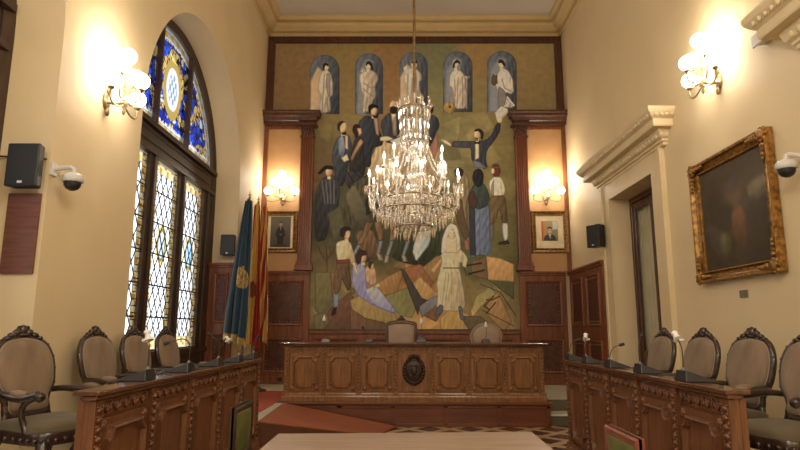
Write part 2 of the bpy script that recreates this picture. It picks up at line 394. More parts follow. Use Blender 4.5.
# ---- arched windows
def window(idx, yc):
    root = thing('window_%d' % idx, None, None, (0, yc, 0), 0, kind='structure')
    xi, xo = -3.63, -3.75
    fr = MB()
    rim = [(-WR, ZP)]+arc((0, WS), WR, PI, 0, 36)+[(WR, ZP)]
    inn = [(-1.62, ZP)]+[(max(-1.6, min(1.6, p[0])) if p[1] < WS+.2 else p[0], p[1]) for p in arc((0, WS), WR-.17, PI, 0, 36)]+[(1.62, ZP)]
    rim = [(-WR, ZP)]+[p for p in arc((0, WS), WR, PI, 0, 36)]+[(WR, ZP)]
    inn = [(-WR+.12, ZP)]+[p for p in arc((0, WS), WR-.12, PI, 0, 36)]+[(WR-.12, ZP)]
    fr.loft([[(xi+.04, a[0], a[1]), (xo, a[0], a[1]), (xo, b[0], b[1]), (xi, b[0], b[1])] for a, b in zip(rim, inn)], True, smooth=False)
    fr.build('window_frame', window_wood, root)
    t = MB(); t.box(xo, xi, -WR+.15, WR-.15, 3.98, 4.44); t.box(xi, xi+.07, -WR+.05, WR-.05, 4.36, 4.44); t.box(xi, xi+.05, -WR+.05, WR-.05, 3.98, 4.05); t.box(xi, xi+.02, -1.8, 1.8, 4.14, 4.17); t.box(xi, xi+.02, -1.8, 1.8, 4.29, 4.32)
    t.build('transom', window_wood, root, .008)
    b = MB(); b.box(xo, xi, -WR+.15, WR-.15, ZP, 1.2); b.box(xi, xi+.06, -WR+.02, WR-.02, 1.1, 1.18)
    for c in (-1.155, 0, 1.155): b.box(xi, xi+.025, c-.4, c+.4, ZP+.18, 1.0)
    b.build('apron_panel', window_wood, root, .008)
    for c in (-1.79, -.58, .58, 1.79):
        hw_ = .14 if abs(c) < 1 else .2
        s = MB(); s.box(xo, xi, c-hw_, c+hw_, 1.15, 4.0); s.box(xi, xi+.035, c-.03, c+.03, 1.15, 4.0)
        s.build('mullion', window_wood, root, .006)
    for c in (-.62, .62):
        s = MB(); s.box(xo, xi+.02, c-.035, c+.035, 4.4, WS+math.sqrt((WR-.1)**2-c*c)); s.build('lunette_bar', window_wood, root)
    # rectangular leaded lights
    for c in (-1.155, 0, 1.155):
        y0, y1, z0, z1 = c-.47, c+.47, 1.2, 3.98
        nu, nv = 44, 130
        Y, Z = np.meshgrid(np.linspace(y0, y1, nu), np.linspace(z1, z0, nv))
        C = np.zeros(Y.shape+(3,)); C[:] = (.60, .62, .64)
        e = np.minimum(np.minimum(Y-y0, y1-Y), np.minimum(Z-z0, z1-Z))
        par = (np.floor(Z/.085)+np.floor(Y/.085)).astype(int)
        gold_ = np.where((par % 3 == 0)[..., None], (.42,.20,.03), np.where((par % 3 == 1)[..., None], (.75,.50,.16), (.62,.58,.42)))
        C = np.where((e < .155)[..., None], gold_*.6, C); C = np.where(((e > .155) & (e < .185))[..., None], (.2,.2,.16), C); C = np.where((e < .04)[..., None], (.4,.36,.26), C)
        dy, dz = np.abs(Y-c), np.abs(Z-2.75)
        q = dy/.24+dz/.36; lob = np.hypot(dy/.2, dz/.3)
        C = np.where((np.minimum(q, lob) < 1.0)[..., None], (.55,.34,.08), C); C = np.where((np.minimum(q*1.25, lob*1.2) < 1.)[..., None], (.12,.18,.09), C)
        C = np.where((np.hypot(dy/.115, dz/.2) < 1)[..., None], (.22,.36,.6) if c > .1 else (.3,.33,.36), C)
        C = np.where(((np.hypot(dy/.13, dz/.22) > .92) & (np.hypot(dy/.13, dz/.22) < 1.1))[..., None], (.1,.08,.04), C)
        pane = grid_mesh('glass_pane', np.stack([np.full_like(Y, xi-.05), Y, Z], -1), C, glass_m, root)
        l = MB(); X = xi-.045
        for k in range(-9, 18):
            for sg in (1, -1):
                # slim diagonals of the diamond leading, clipped to the clear field
                a0, a1 = y0+.17, y1-.17; za = 1.2+.34*k; rise = 1.7*(a1-a0)*sg
                zb = za+rise; p, q_ = (a0, za), (a1, zb)
                def clip(p, q_):
                    (ya, z_a), (yb_, z_b) = p, q_
                    lo, hi = z0+.18, z1-.18; t0, t1 = 0., 1.; d = z_b-z_a
                    for bound, s_ in ((lo, 1), (hi, -1)):
                        f0, f1 = s_*(z_a-bound), s_*(z_b-bound)
                        if f0 < 0 and f1 < 0: return None
                        if f0 < 0: t0 = max(t0, f0/(f0-f1))
                        if f1 < 0: t1 = min(t1, f0/(f0-f1))
                    if t0 >= t1: return None
                    return (ya+(yb_-ya)*t0, z_a+d*t0), (ya+(yb_-ya)*t1, z_a+d*t1)
                r = clip(p, q_)
                if r: l.tube([(X, *r[0]), (X, *r[1])], .0095, 4, caps=False)
        for k in range(1, 6): l.tube([(X, y0+.02, z0+.463*k), (X, y1-.02, z0+.463*k)], .012, 4)
        for k in range(30):
            z = z0+.05+k*.093
            for yy in (y0+.04, y1-.155): l.tube([(X, yy, z), (X, yy+.115, z)], .008, 4, caps=False)
        l.build('leading', lead, pane, fix=False)
    # lunette
    R_ = WR-.10; nu, nv = 230, 110
    Y, Z = np.meshgrid(np.linspace(-R_, R_, nu), np.linspace(WS+R_, 4.42, nv)); rr = np.hypot(Y, Z-WS)
    rs = np.random.RandomState(3); S = np.c_[rs.uniform(-R_, R_, 760), rs.uniform(4.4, WS+R_, 760)]
    d = np.hypot(Y[..., None]-S[:, 0], Z[..., None]-S[:, 1]); ds = np.sort(d, -1)[..., :2]; near = d.argmin(-1)
    pal = np.array([(.02,.06,.55),(.03,.10,.75),(.02,.03,.30),(.62,.42,.14),(.75,.55,.25),(.03,.08,.6),(.70,.72,.75),(.25,.30,.7),(.5,.28,.08)])
    C = pal[rs.choice(9, 760, p=[.24,.20,.12,.10,.06,.14,.05,.06,.03])[near]]
    scroll = np.abs(np.sin(3.1*np.abs(Y)+1.2*np.sin(4.3*Z))*np.cos(4.6*Z+1.3*np.sin(3.5*np.abs(Y)))); C = np.where((scroll < .13)[..., None], (.68,.46,.16), C)
    e = np.minimum(R_-rr, Z-4.42)
    seg = (np.floor(np.where(R_-rr < Z-4.42, np.arctan2(Z-WS, Y)*16, Y*9))).astype(int)
    C = np.where((e < .19)[..., None], np.where((seg % 2 == 0)[..., None], (.55,.33,.08), (.5,.5,.45)), C)
    C = np.where(((e > .16) & (e < .21))[..., None], (.85,.86,.88), C); C = np.where((e < .06)[..., None], (.8,.78,.7), C)
    dy, dz = Y/.27, (Z-5.25)/.38; el = np.hypot(dy, dz)
    C = np.where((el < 1.35)[..., None], (.45,.30,.08), C); C = np.where((el < .92)[..., None], (.75,.80,.86), C)
    C = np.where(((el < .66) & ((np.floor(Y/.07)+np.floor(Z/.1)).astype(int) % 2 == 0))[..., None], (.25,.32,.45), C)
    C = np.where(((np.abs(Y) < .2) & (np.abs(Z-5.80) < .1))[..., None], (.75,.62,.2), C)
    C = np.where((((ds[..., 1]-ds[..., 0]) < .014) & (e > .19) & (el > 1.3))[..., None], (.015,.015,.02), C)
    P3 = np.stack([np.full_like(Y, xi-.05), Y, Z], -1); keep = (rr[:-1, :-1] < R_+.02) & (rr[1:, 1:] < R_+.02)
    grid_mesh('lunette_pane', P3, C*.42, glass_m, root, keep)
    return root
window(1, WC); window(2, WC-5.95)

# ---- doors with their surrounds on the right wall
def door(idx, yc):
    root = thing('door_%d' % idx, None, None, (0, yc, 0), 0, kind='structure')
    x0, x1 = 3.955, 4.03; h = D1H; zf = ZP
    f = MB(); f.box(x0, x1, -h, -h+.08, zf, D1Z); f.box(x0, x1, h-.08, h, zf, D1Z); f.box(x0, x1, -h+.08, h-.08, D1Z-.09, D1Z); f.build('door_frame', dark_wood, root, .01)
    for sg in (-1, 1):
        a, b = sorted((sg*.01, sg*(h-.085))); l = MB()
        l.box(x0+.02, x1-.01, a, a+.08, zf, D1Z-.095); l.box(x0+.02, x1-.01, b-.08, b, zf, D1Z-.095)
        l.box(x0+.02, x1-.01, a+.08, b-.08, D1Z-.22, D1Z-.095); l.box(x0+.02, x1-.01, a+.08, b-.08, zf, zf+.8)
        lf = l.build('door_leaf', dark_wood, root, .008)
        MB().box(x0+.035, x0+.043, a+.08, b-.08, zf+.8, D1Z-.22).build('door_pane', door_glass, lf)
        k = MB(); k.tube([(x0, sg*.06, 1.4), (x0-.05, sg*.06, 1.4), (x0-.05, sg*.15, 1.4)], .01, 8); k.build('handle', brass, lf)
    return root
def surround(idx, yc):
    s = MB(); X = XR; h = D1H
    for sg in (-1, 1):
        a, b = sorted((sg*h, sg*(h+.36))); s.box(X-.05, X, yc+a, yc+b, ZP, D1Z+.30)
        a, b = sorted((sg*(h+.30), sg*(h+.37))); s.box(X-.075, X, yc+a, yc+b, ZP, D1Z+.30)
    s.box(X-.05, X, yc-h, yc+h, D1Z, D1Z+.30)
    L = h+.68
    prof = [(0,4.02),(.06,4.02),(.06,4.06),(.085,4.07),(.085,4.10),(.12,4.12),(.145,4.19),(.15,4.22),(.26,4.22),(.27,4.24),(.27,4.32),(.285,4.33),(.31,4.35),(.35,4.40),(.36,4.43),(.36,4.47),(0,4.47)]
    y0, y1 = yc-h-.43, yc+h+.43
    rings = []
    for p, z in prof: pass
    rings = [[(X, y1+p, z) for p, z in prof], [(X-p, y1+p, z) for p, z in prof], [(X-p, y0-p, z) for p, z in prof], [(X, y0-p, z) for p, z in prof]]
    s.loft(rings, True, smooth=False)
    n = 26
    for i in range(n):      # egg and leaf rows
        y = y0-.06+(y1-y0+.12)*(i+.5)/n
        s.sph((X-.128, y, 4.155), (.022, .034, .04), 6, 4)
    n = 34
    for i in range(n):
        y = y0-.27+(y1-y0+.54)*(i+.5)/n
        s.sph((X-.325, y, 4.375), (.022, .034, .035), 6, 4)
    for i in range(4):
        s.sph((X-.03-.07*i, y0-.325, 4.375), (.032, .02, .035), 6, 4)
        if i < 2: s.sph((X-.03-.07*i, y0-.128, 4.155), (.03, .02, .035), 6, 4)
    return tag(s.build('trim_%d' % idx, plaster_light), kind='structure')
def curtains(yc, label):
    N = 90; ys = [-.8+1.6*i/N for i in range(N+1)]
    def off(y, z): return .025*math.sin(y*46)+.012*math.sin(y*21+1)
    f = MB(); rings = [[(4.075+off(y, z)*.8+s*.005, yc+y, z) for y in ys for s in (0,)] for z in (.37, 1.5, 2.6, 3.7)]
    f.loft(rings, False); o = f.build('curtain', curtain_m); md = o.modifiers.new('solid', 'SOLIDIFY'); md.thickness = .006
    return tag(o, label, 'curtain')
door(1, D1C); surround(2, D1C); curtains(D1C, 'grey green pleated curtain behind the dark glazed door')
door(2, D2C); surround(3, D2C)
tag(MB().box(4.16, 4.2, 2.5, 10.4, 0, 4.0).build('wall_beyond', plaster), kind='structure')

# ================================================================== WOODWORK OF THE BACK WALL
def ring_frame(mb, x0, x1, z0, z1, wd, y, d, mat=0):
    """mitred raised moulding on the plane y (front faces -y)"""
    prof = [(0, 0), (0, d*.5), (-wd*.25, d), (-wd*.6, d*.9), (-wd, d*.3), (-wd, 0)]
    cx, cz = (x0+x1)/2, (z0+z1)/2; w_, h_ = x1-x0, z1-z0
    rings = [[(cx+sx*(w_/2+a), y-dd, cz+sz*(h_/2+a)) for a, dd in prof] for sx, sz in ((-1,-1),(1,-1),(1,1),(-1,1))]
    mb.loft(rings, True, True, smooth=False, mat=mat)
def leather_panel(root, x0, x1, z0, z1, y, name='leather_panel', dense=.075):
    m = MB(); m.box(x0, x1, y-.012, y+.02, z0, z1, 0)
    m2 = MB(); ring_frame(m2, x0-.02, x1+.02, z0-.02, z1+.02, .05, y, .035)
    m2.build('panel_moulding', panel_wood, root)
    nx, nz = max(2, int((x1-x0-.12)/dense)), max(2, int((z1-z0-.12)/dense))
    for i in range(nx+1):
        xx = x0+.06+(x1-x0-.12)*i/nx
        for zz in (z0+.06, z1-.06): m.octa((xx, y-.016, zz), .017, 1)
    for i in range(1, nz):
        zz = z0+.06+(z1-z0-.12)*i/nz
        for xx in (x0+.06, x1-.06): m.octa((xx, y-.016, zz), .017, 1)
    return m.build(name, [leather, nail], root, fix=False)
def wainscot(label, loc, rz, w_, cols, rows, top=2.73, cap=True, y=0, dep=.08, mid=None):
    """panelled woodwork in the local xz plane, x from 0 to w_, front at -dep"""
    root = thing('wainscot', label, 'wainscot', loc, rz, None)
    z0 = ZP
    b = MB(); b.box(0, w_, -dep, 0, z0, top-.07); b.box(0, w_, -dep-.03, 0, z0, z0+.16)
    b.build('panelling', panel_wood, root, .006)
    c = MB(); c.box(-.0, w_, -dep-.05, 0, top-.05, top); c.box(-.0, w_, -dep-.03, 0, top-.09, top-.05); c.build('cap_rail', panel_wood, root, .008)
    for x0, x1 in cols:
        for a, b_ in rows: leather_panel(root, x0, x1, a, b_, -dep)
    return root
wainscot('dark panelled woodwork with studded leather, left of the mural under the old portrait', (XL+.003, YB-.01, 0), 0, 1.13, [(.2, .98)], [(.62, 1.28), (1.58, 2.5)])
wainscot('dark panelled woodwork with studded leather, right of the mural under the colour portrait', (2.5, YB-.01, 0), 0, 1.0, [(.14, .88)], [(.62, 1.28), (1.58, 2.5)])
wainscot('tall panelled woodwork on the right wall between corner and door', (XR-.003, YB-.1, 0), -PI/2, 2.15, [(.2, .92), (1.22, 1.94)], [(.62, 1.28), (1.58, 2.5)], 2.73)
wainscot('narrow panelled woodwork beside the stained glass window, behind the flags', (-3.62, 10.975, 0), 0, .48, [(.14, .36)], [(.62, 1.38), (1.62, 2.5)], 2.71, dep=.05)
wm = thing('wainscot', 'low panelled woodwork under the mural behind the presiding desk', 'wainscot', (0, YB-.01, 0))
b = MB(); b.box(-2.0, 2.49, -.06, 0, ZP, 1.40); b.build('panelling', panel_wood, wm, .006)
b = MB(); b.box(-2.0, 2.49, -.11, 0, 1.40, 1.46); b.build('cap_rail', panel_wood, wm, .008)
for i in range(4): leather_panel(wm, -1.86+i*1.1, -.98+i*1.1, .75, 1.28, -.06)

def pilaster(x0, x1, label):
    root = thing('fluted_pilaster', label, 'pilaster', ((x0+x1)/2, YB-.04, 0)); w_ = x1-x0
    s = MB(); n = 5; pts = [(-w_/2, 0), (-w_/2, -.12)]
    for i in range(n):
        a = -w_/2+.02+(w_-.04)*i/n; b_ = -w_/2+.02+(w_-.04)*(i+1)/n
        pts += [(a+.008, -.12), (a+.014, -.10), (b_-.014, -.10), (b_-.008, -.12)]
    pts += [(w_/2, -.12), (w_/2, 0)]
    s.prism(pts, 2, 2.95, 5.72); s.build('shaft', pilaster_wood, root)
    b_ = MB(); b_.box(-w_/2-.05, w_/2+.05, -.17, 0, 2.735, 2.85); b_.box(-w_/2-.03, w_/2+.03, -.15, 0, 2.85, 2.91); b_.box(-w_/2-.015, w_/2+.015, -.135, 0, 2.91, 2.95); b_.build('base', pilaster_wood, root, .01)
    c = MB(); c.box(-w_/2-.02, w_/2+.02, -.14, 0, 5.72, 5.76); c.box(-w_/2, w_/2, -.13, 0, 5.76, 5.98); c.box(-w_/2-.08, w_/2+.08, -.2, 0, 5.98, 6.02)
    for i in range(5):
        c.sph((-w_/2+.03+(w_-.06)*i/4, -.14, 5.82), (.028, .03, .06), 6, 5)
        if i < 4: c.sph((-w_/2+.06+(w_-.06)*i/4, -.15, 5.88), (.026, .03, .05), 6, 5)
    for sg in (-1, 1):
        c.tube([(sg*(w_/2+.03+.045*math.cos(t)), -.16, 5.93+.04*math.sin(t)) for t in [k*.7 for k in range(9)]], .014, 6)
    c.build('capital', dark_wood, root)
pilaster(-2.285, -2.0, 'fluted mahogany pilaster on the left side of the mural')
pilaster(2.495, 2.765, 'fluted mahogany pilaster on the right side of the mural')
def entablature(x0, x1, inner, label):
    root = thing('entablature', label, 'cornice', (0, YB-.04, 0))
    prof = [(0,6.02),(.14,6.02),(.14,6.08),(.17,6.10),(.20,6.17),(.25,6.19),(.25,6.25),(.27,6.27),(.27,6.31),(0,6.31)]
    m = MB()
    if inner > 0: rings = [[(x0, -p, z) for p, z in prof], [(x1-.27+p, -p, z) for p, z in prof], [(x1-.27+p, 0, z) for p, z in prof]]
    else: rings = [[(x1, -p, z) for p, z in prof], [(x0+.27-p, -p, z) for p, z in prof], [(x0+.27-p, 0, z) for p, z in prof]]
    m.loft(rings, True, caps=True, smooth=False); m.build('moulding', dark_wood, root)
    d = MB(); a, b_ = (x0, x1-.15) if inner > 0 else (x0+.15, x1)
    for i in range(int((b_-a)/.07)): d.box(a+.02+i*.07, a+.055+i*.07, -.155, -.14, 6.03, 6.075)
    d.build('dentils', dark_wood, root)
entablature(XL+.005, -1.85, 1, 'dark wooden entablature over the left pilaster and left globe sconce')
entablature(2.36, XR-.005, -1, 'dark wooden entablature over the right pilaster and right globe sconce')
for x0, x1, sd in ((XL+.005, -2.29, 'left'), (2.77, XR-.005, 'right')):
    root = thing('wall_panel', 'ochre fabric wall panel behind the %s back sconce and portrait' % sd, 'wall panel', (0, YB, 0))
    MB().box(x0, x1, -.035, 0, 2.74, 6.02).build('fabric', orange_plate, root)
    e = MB(); xe = (x0, x0+.09) if sd == 'left' else (x1-.09, x1)
    e.box(xe[0], xe[1], -.07, -.036, 2.74, 6.015); e.box(x0+.0905, x1-.0905, -.06, -.036, 5.94, 6.01); e.build('edge_strip', panel_wood, root, .006)

# ---- the mural
mural = thing('mural', 'large painted mural of robed and suited figures filling the back wall', 'mural', (0, YB-.03, 0))
fm = MB(); cx, cz = (XL+XR)/2, 0
def bar(x0, x1, z0, z1):
    fm.box(x0, x1, -.07, .028, z0, z1)
bar(XL+.01, XR-.01, 8.03, 8.175); bar(XL+.01, XL+.17, 6.31, 8.03); bar(XR-.17, XR-.01, 6.31, 8.03); 
fm.box(XL+.17, XR-.17, -.085, -.07, 8.035, 8.06); fm.box(XL+.01, XR-.01, -.085, -.07, 8.14, 8.17)
for i in range(86): fm.octa((XL+.1+i*.0775, -.072, 8.1), .024)
fm.build('mural_frame', dark_wood, mural)
MB().box(-1.99, 2.485, -.07, .028, 1.465, 1.5).build('lower_strip', dark_wood, mural)
def paint_mural(p):
    p.folds = .2
    p.blob([(280,60,26,(116,92,54)),(280,95,26,(112,84,50)),(350,60,14,(118,98,52)),(350,100,14,(120,100,56)),(392,95,12,(128,92,54)),(392,62,12,(122,90,50)),(432,62,12,(100,98,64)),(436,105,14,(112,108,66)),
      (480,60,10,(128,98,52)),(480,95,10,(120,102,58)),(540,55,24,(126,104,58)),(540,95,26,(112,92,54)),(340,118,12,(112,98,54)),(320,150,12,(96,84,50)),(322,178,10,(110,72,46)),(470,120,20,(112,100,58)),(500,140,18,(112,98,54)),(445,165,14,(108,102,64)),(505,175,16,(108,96,52)),(450,140,10,(116,110,70)),
      (350,200,20,(74,70,46)),(320,225,14,(66,66,44)),(345,230,18,(72,70,46)),(400,200,26,(92,84,56)),(490,210,22,(100,88,50)),(430,245,14,(56,64,40)),(400,255,16,(60,66,42)),(480,255,14,(80,86,48)),(505,250,14,(92,84,46)),
      (325,290,16,(108,98,58)),(370,310,20,(140,118,66)),(420,290,18,(152,96,50)),(430,310,16,(160,120,62)),(480,300,16,(112,96,54)),(505,310,16,(96,82,50)),(490,325,16,(140,110,56)),(340,325,14,(98,64,46)),(400,325,14,(128,108,60)),(375,100,14,(120,96,56)),(322,262,12,(96,78,48))])
    rs = np.random.RandomState(11)      # cubist facets of the background
    for k in range(150):
        cx, cy = rs.uniform(312, 516), rs.uniform(118, 332); s_ = rs.uniform(9, 22); a0 = rs.uniform(0, 6); n = rs.randint(3, 5)
        pts = [(cx+s_*math.cos(a0+2*PI*j/n)*rs.uniform(.7, 1.2), cy+s_*math.sin(a0+2*PI*j/n)*rs.uniform(.5, 1)) for j in range(n)]
        idx, x, y, sd, P = p._sd(pts)
        if len(x):
            g = rs.uniform(-.26, .32)*np.clip(sd/1.2+.3, 0, 1)*np.clip((x-x.min())/(np.ptp(x)+1e-6)+.2, 0, 1); p.C[idx] *= (1+g)[:, None]
    # niches with robed figures
    for x0, x1, yt, yb, half in ((310,339.5,54.9,114,True),(355,383,53.3,114,False),(399.5,427.8,52,113,True),(443,472.5,51.5,112,False),(487,516.7,51,111.8,False)):
        r = (x1-x0)/2; cx = (x0+x1)/2
        out = [(x0, yb)]+[(cx-r*math.cos(t), yt+r-r*math.sin(t)) for t in [PI*i/16 for i in range(17)]]+[(x1, yb)]
        p.poly(out, (86,94,104), (46,50,60), 15, .3, False)
        if half: p.poly([(x0+.5, yb-1), (x0+1, yt+26), (cx-7, yt+12), (cx, yt+18), (cx+1, yb-1)], (172,146,108), (140,122,98), 0, 0, False, 2)
        p.poly([(x0+2, yb), (x0+3, yt+20), (cx-3, yt+6), (cx+4, yt+8), (cx-4, yb)], (108,114,118), None, 0, 0, False, 3) if not half else None
    def Q(o, s, pts): return [(o[0]+x/s, o[1]+y/s) for x, y in pts]
    A, B, S = (260, 30), (400, 30), 4.5
    lt, dk, sk, hr = (186,172,146), (112,104,92), (190,160,124), (44,34,28)
    # figure 1
    p.poly(Q(A,S,[(283,182),(300,178),(316,190),(328,230),(330,290),(314,304),(322,366),(296,374),(266,368),(272,300),(262,262),(266,215)]), lt, (126,118,106), 20)
    p.poly(Q(A,S,[(300,190),(318,200),(314,300),(304,300),(296,240)]), (128,122,112), None); p.line(Q(A,S,[(290,200),(284,290),(280,365)]), 1, dk); p.line(Q(A,S,[(302,300),(306,370)]), 1, dk)
    p.ell(326, 66.5, 3.0, 4.0, sk); p.poly(Q(A,S,[(282,180),(284,152),(298,146),(310,156),(308,166),(296,158),(290,172),(290,184)]), hr)
    # figure 2
    p.poly(Q(A,S,[(470,186),(500,178),(528,196),(534,222),(520,250),(524,300),(508,318),(498,368),(452,370),(462,310),(456,262),(446,220),(450,196)]), (178,162,136), (122,112,98), 10)
    for a in ([(470,240),(500,262),(520,250)],[(462,262),(494,290),(512,300)],[(468,290),(460,366)],[(484,300),(474,366)],[(498,310),(488,366)]): p.line(Q(A,S,a), .8, dk)
    p.line(Q(A,S,[(460,172),(468,222)]), 1.2, (150,140,120)); p.line(Q(A,S,[(452,186),(474,182)]), 1, (160,150,128))
    p.ell(368, 65, 3.0, 4.2, sk); p.poly(Q(A,S,[(474,156),(480,140),(496,140),(506,152),(510,180),(500,182),(498,162),(486,152),(478,164)]), hr)
    # figure 3
    p.poly(Q(B,S,[(30,176),(56,166),(78,176),(96,196),(98,226),(86,236),(96,306),(30,306),(26,240),(16,230),(18,196)]), lt, (130,122,108), 10)
    for a in ([(36,200),(34,300)],[(56,214),(52,300)],[(72,210),(78,300)]): p.line(Q(B,S,a), .9, dk)
    p.poly(Q(B,S,[(14,170),(30,158),(40,190),(26,206)]), (196,184,158), sm=False)
    p.ell(414, 64.5, 3.2, 4.2, sk); p.poly(Q(B,S,[(50,150),(56,138),(74,138),(80,152),(74,150),(58,150)]), hr)
    # figure 4
    p.poly(Q(B,S,[(236,186),(256,176),(278,186),(292,206),(300,290),(296,354),(248,356),(244,300),(236,262),(222,250),(224,206)]), (188,170,142), (140,128,110), 10)
    for a in ([(262,210),(256,350)],[(280,210),(282,350)],[(246,220),(248,300)]): p.line(Q(B,S,a), .9, dk)
    p.poly(Q(B,S,[(286,206),(318,206),(314,216),(304,222),(302,354),(296,354),(296,222)]), (170,160,140), (110,104,96), sm=False)
    p.ell(449.5, 110-2.0, 6.0, 6.2, (160,128,66), (120,90,44), 40); p.line([(450.5,108),(452.8,92)], 1.4, (150,116,60)); p.ell(450,106.8,1.2,1.2,(60,40,26))
    p.ell(455.5, 63.5, 3.0, 4.2, sk); p.poly(Q(B,S,[(236,170),(240,146),(254,132),(270,142),(272,156),(262,148),(248,150),(246,172)]), hr)
    # figure 5
    p.poly(Q(B,S,[(440,190),(462,172),(486,180),(506,216),(514,276),(500,290),(474,280),(482,306),(520,340),(500,352),(440,344),(440,280),(428,236)]), (192,184,164), (132,126,116), 25)
    p.poly(Q(B,S,[(440,250),(470,270),(480,300),(470,345),(440,345)]), (112,106,98)); p.line(Q(B,S,[(482,300),(514,340)]), 1.2, (215,206,184)); p.line(Q(B,S,[(460,220),(470,262),(510,280)]), 1, dk)
    p.poly(Q(B,S,[(412,212),(420,196),(428,206),(438,200),(440,240),(424,252),(410,240)]), (90,70,44), sm=False)
    p.ell(501.5, 63.5, 3.2, 4.4, sk); p.poly(Q(B,S,[(440,144),(450,130),(466,136),(476,160),(468,166),(458,148),(446,150)]), hr)
    # ---- the speakers round the table
    navy, nv2, flesh = (52,56,66), (34,36,42), (196,164,120)
    p.poly([(376,146),(384,132),(400,134),(428,140),(446,152),(440,200),(400,206),(372,200),(366,170)], (172,146,106), (120,104,74), 60, .3)
    p.poly([(372,178),(384,150),(396,160),(392,190),(380,200)], (188,160,118), (140,120,84), 70, .1)
    N_ = (300, 70); n5 = 5.62
    # bearded pair standing
    p.poly([(358,122),(366,115),(376,118),(380,132),(384,140),(382,146),(372,148),(371,168),(364,166),(363,145),(358,135)], (58,64,76), nv2, 20)
    p.poly([(373,116),(378,118),(379,136),(376,134)], (140,120,100)); p.poly([(377,117),(380,128),(379,136)], (150,80,46))
    p.ell(373.5, 110, 3.8, 5.8, flesh, (150,112,80), 20); p.poly([(368.5,112),(368,106),(372,103.5),(378,105.5),(379,109),(374,107.5),(371,110),(371,114)], (34,28,26)); p.poly([(371,114),(375,116),(379,112.5),(378,118),(374,118.5)], (40,30,26))
    p.poly([(380,122),(388,113),(398,112),(404,118),(404,140),(398,145),(384,142)], (62,70,82), nv2, 20); p.poly([(391,113),(396,113),(397,136),(393,136)], (158,136,104), (120,100,76), 90)
    p.ell(393.5, 107, 4.2, 6.6, (200,158,106), (150,110,74), 30); p.poly([(390,107),(393.5,106),(397.5,107.5),(397,113),(393,114.5),(390,112)], (40,30,26))
    p.poly([(380,137),(388,136),(394,139),(388,141),(380,141)], flesh); p.poly([(390,141),(400,137),(406,142),(396,146)], (210,200,176), sm=False)
    # right of the rod
    p.poly([(424,106),(430,103),(434,106),(433,113),(428,116),(425,113)], (44,32,26)); p.ell(427, 111, 2.6, 4, (150,116,84))
    p.poly([(424,118),(432,114),(438,118),(440,126),(434,138),(430,148),(424,142),(421,128)], (66,74,88), (40,44,54), 20); p.poly([(431,148),(437,130),(438,150),(434,160)], (150,98,80))
    # left pair
    p.poly([(333,148),(337,138),(344,133),(350,136),(352,146),(352,160),(348,164),(344,186),(336,186),(334,168),(332,160)], (68,76,86), (40,42,46), 30)
    p.poly([(338,139),(343,134),(346,150),(342,160),(338,152)], (120,132,144), (78,88,102), 90); p.poly([(345,134),(348,136),(348,150),(345,148)], (170,150,120))
    p.ell(343, 127, 4, 6, (206,176,124), (150,116,84), 20, .3); p.poly([(337.5,130),(337,124),(341,120.6),(346,122),(342,123.5),(340,127),(340,132)], (48,38,32)); p.poly([(341,133),(346,131.5),(346,135),(342,135)], (28,26,28), sm=False)
    p.poly([(341,158),(347,154),(349,160),(344,162)], flesh)
    p.poly([(352,148),(355,138),(361,136),(364,142),(363,150),(366,166),(364,176),(356,180),(349,172),(350,160)], (58,54,50), (38,38,40), 20)
    p.poly([(360,138),(364,142),(358,150),(352,162),(350,158)], (152,120,84), (110,86,60), 90); p.ell(356.5, 129.5, 4.2, 5.6, (46,36,32)); p.poly([(357,128),(361,128),(362,133),(359,136)], (190,140,100))
    p.poly([(344,176),(352,170),(362,172),(364,182),(360,190),(350,190),(346,184)], (60,58,58), (40,42,46), 45); p.line([(346,170),(354,182),(370,174)], 1, (26,26,30)); p.line([(352,168),(360,178)], .8, (26,26,30))
    # tricorne man and big cloaked mass
    p.poly([(344,205),(352,184),(364,176),(374,180),(382,196),(380,225),(372,262),(352,262),(344,240)], (76,72,50), (56,56,42), 40, .2)
    p.poly([(345,196),(354,184),(360,196),(372,222),(366,232),(352,214)], (104,96,68), (64,64,48), 50, 0, True, 2); p.ell(370, 190, 8, 6, (112,74,48), (80,66,46), 40, 0)
    p.poly([(316,190),(322,178),(332,174),(338,180),(340,192),(338,210),(330,222),(326,240),(316,242),(314,220)], (62,62,66), (42,42,44), 45, .3)
    for k in range(4): p.line([(322+k*4, 180), (325+k*3, 204)], 1.1, (92,90,90))
    p.ell(329, 172, 3.6, 4.6, (196,158,116), (140,106,78), 20); p.poly([(317,174),(322,168),(326,165),(333,166),(334,170),(326,169),(321,174)], (32,30,32))
    p.poly([(366,200),(372,194),(372,212),(366,216)], (40,42,44)); p.poly([(328,214),(340,206),(344,226),(334,240)], (82,80,54), None, 0, 0, True, 2)
    # dark cave behind, walking legs
    p.poly([(384,226),(400,220),(440,224),(446,250),(430,268),(398,262),(384,250)], (62,70,44), (48,52,38), 90, .1)
    p.poly([(355,232),(372,228),(380,250),(374,262),(360,250)], (120,88,58), (84,66,46), 60, .2)
    p.poly([(384,228),(400,228),(398,250),(386,262),(380,250)], (70,66,42), None, 0, .1)
    for hip, knee, ank, toe in (((370,222),(359,244),(352,258),(356,262)), ((378,222),(381,240),(378,254),(385,261)), ((395,224),(392,240),(387,256),(390,263)), ((405,224),(408,240),(403,256),(409,262))):
        p.poly([(hip[0]-4,hip[1]),(hip[0]+4,hip[1]),(knee[0]+3.4,knee[1]),(knee[0]-2.6,knee[1]+1)], (132,102,62), (88,68,44), 0, .4, False)
        p.poly([(knee[0]-2,knee[1]+1),(knee[0]+2.6,knee[1]),(ank[0]+1.6,ank[1]),(ank[0]-1.4,ank[1])], (132,140,142), (92,98,102), 0, .4, False)
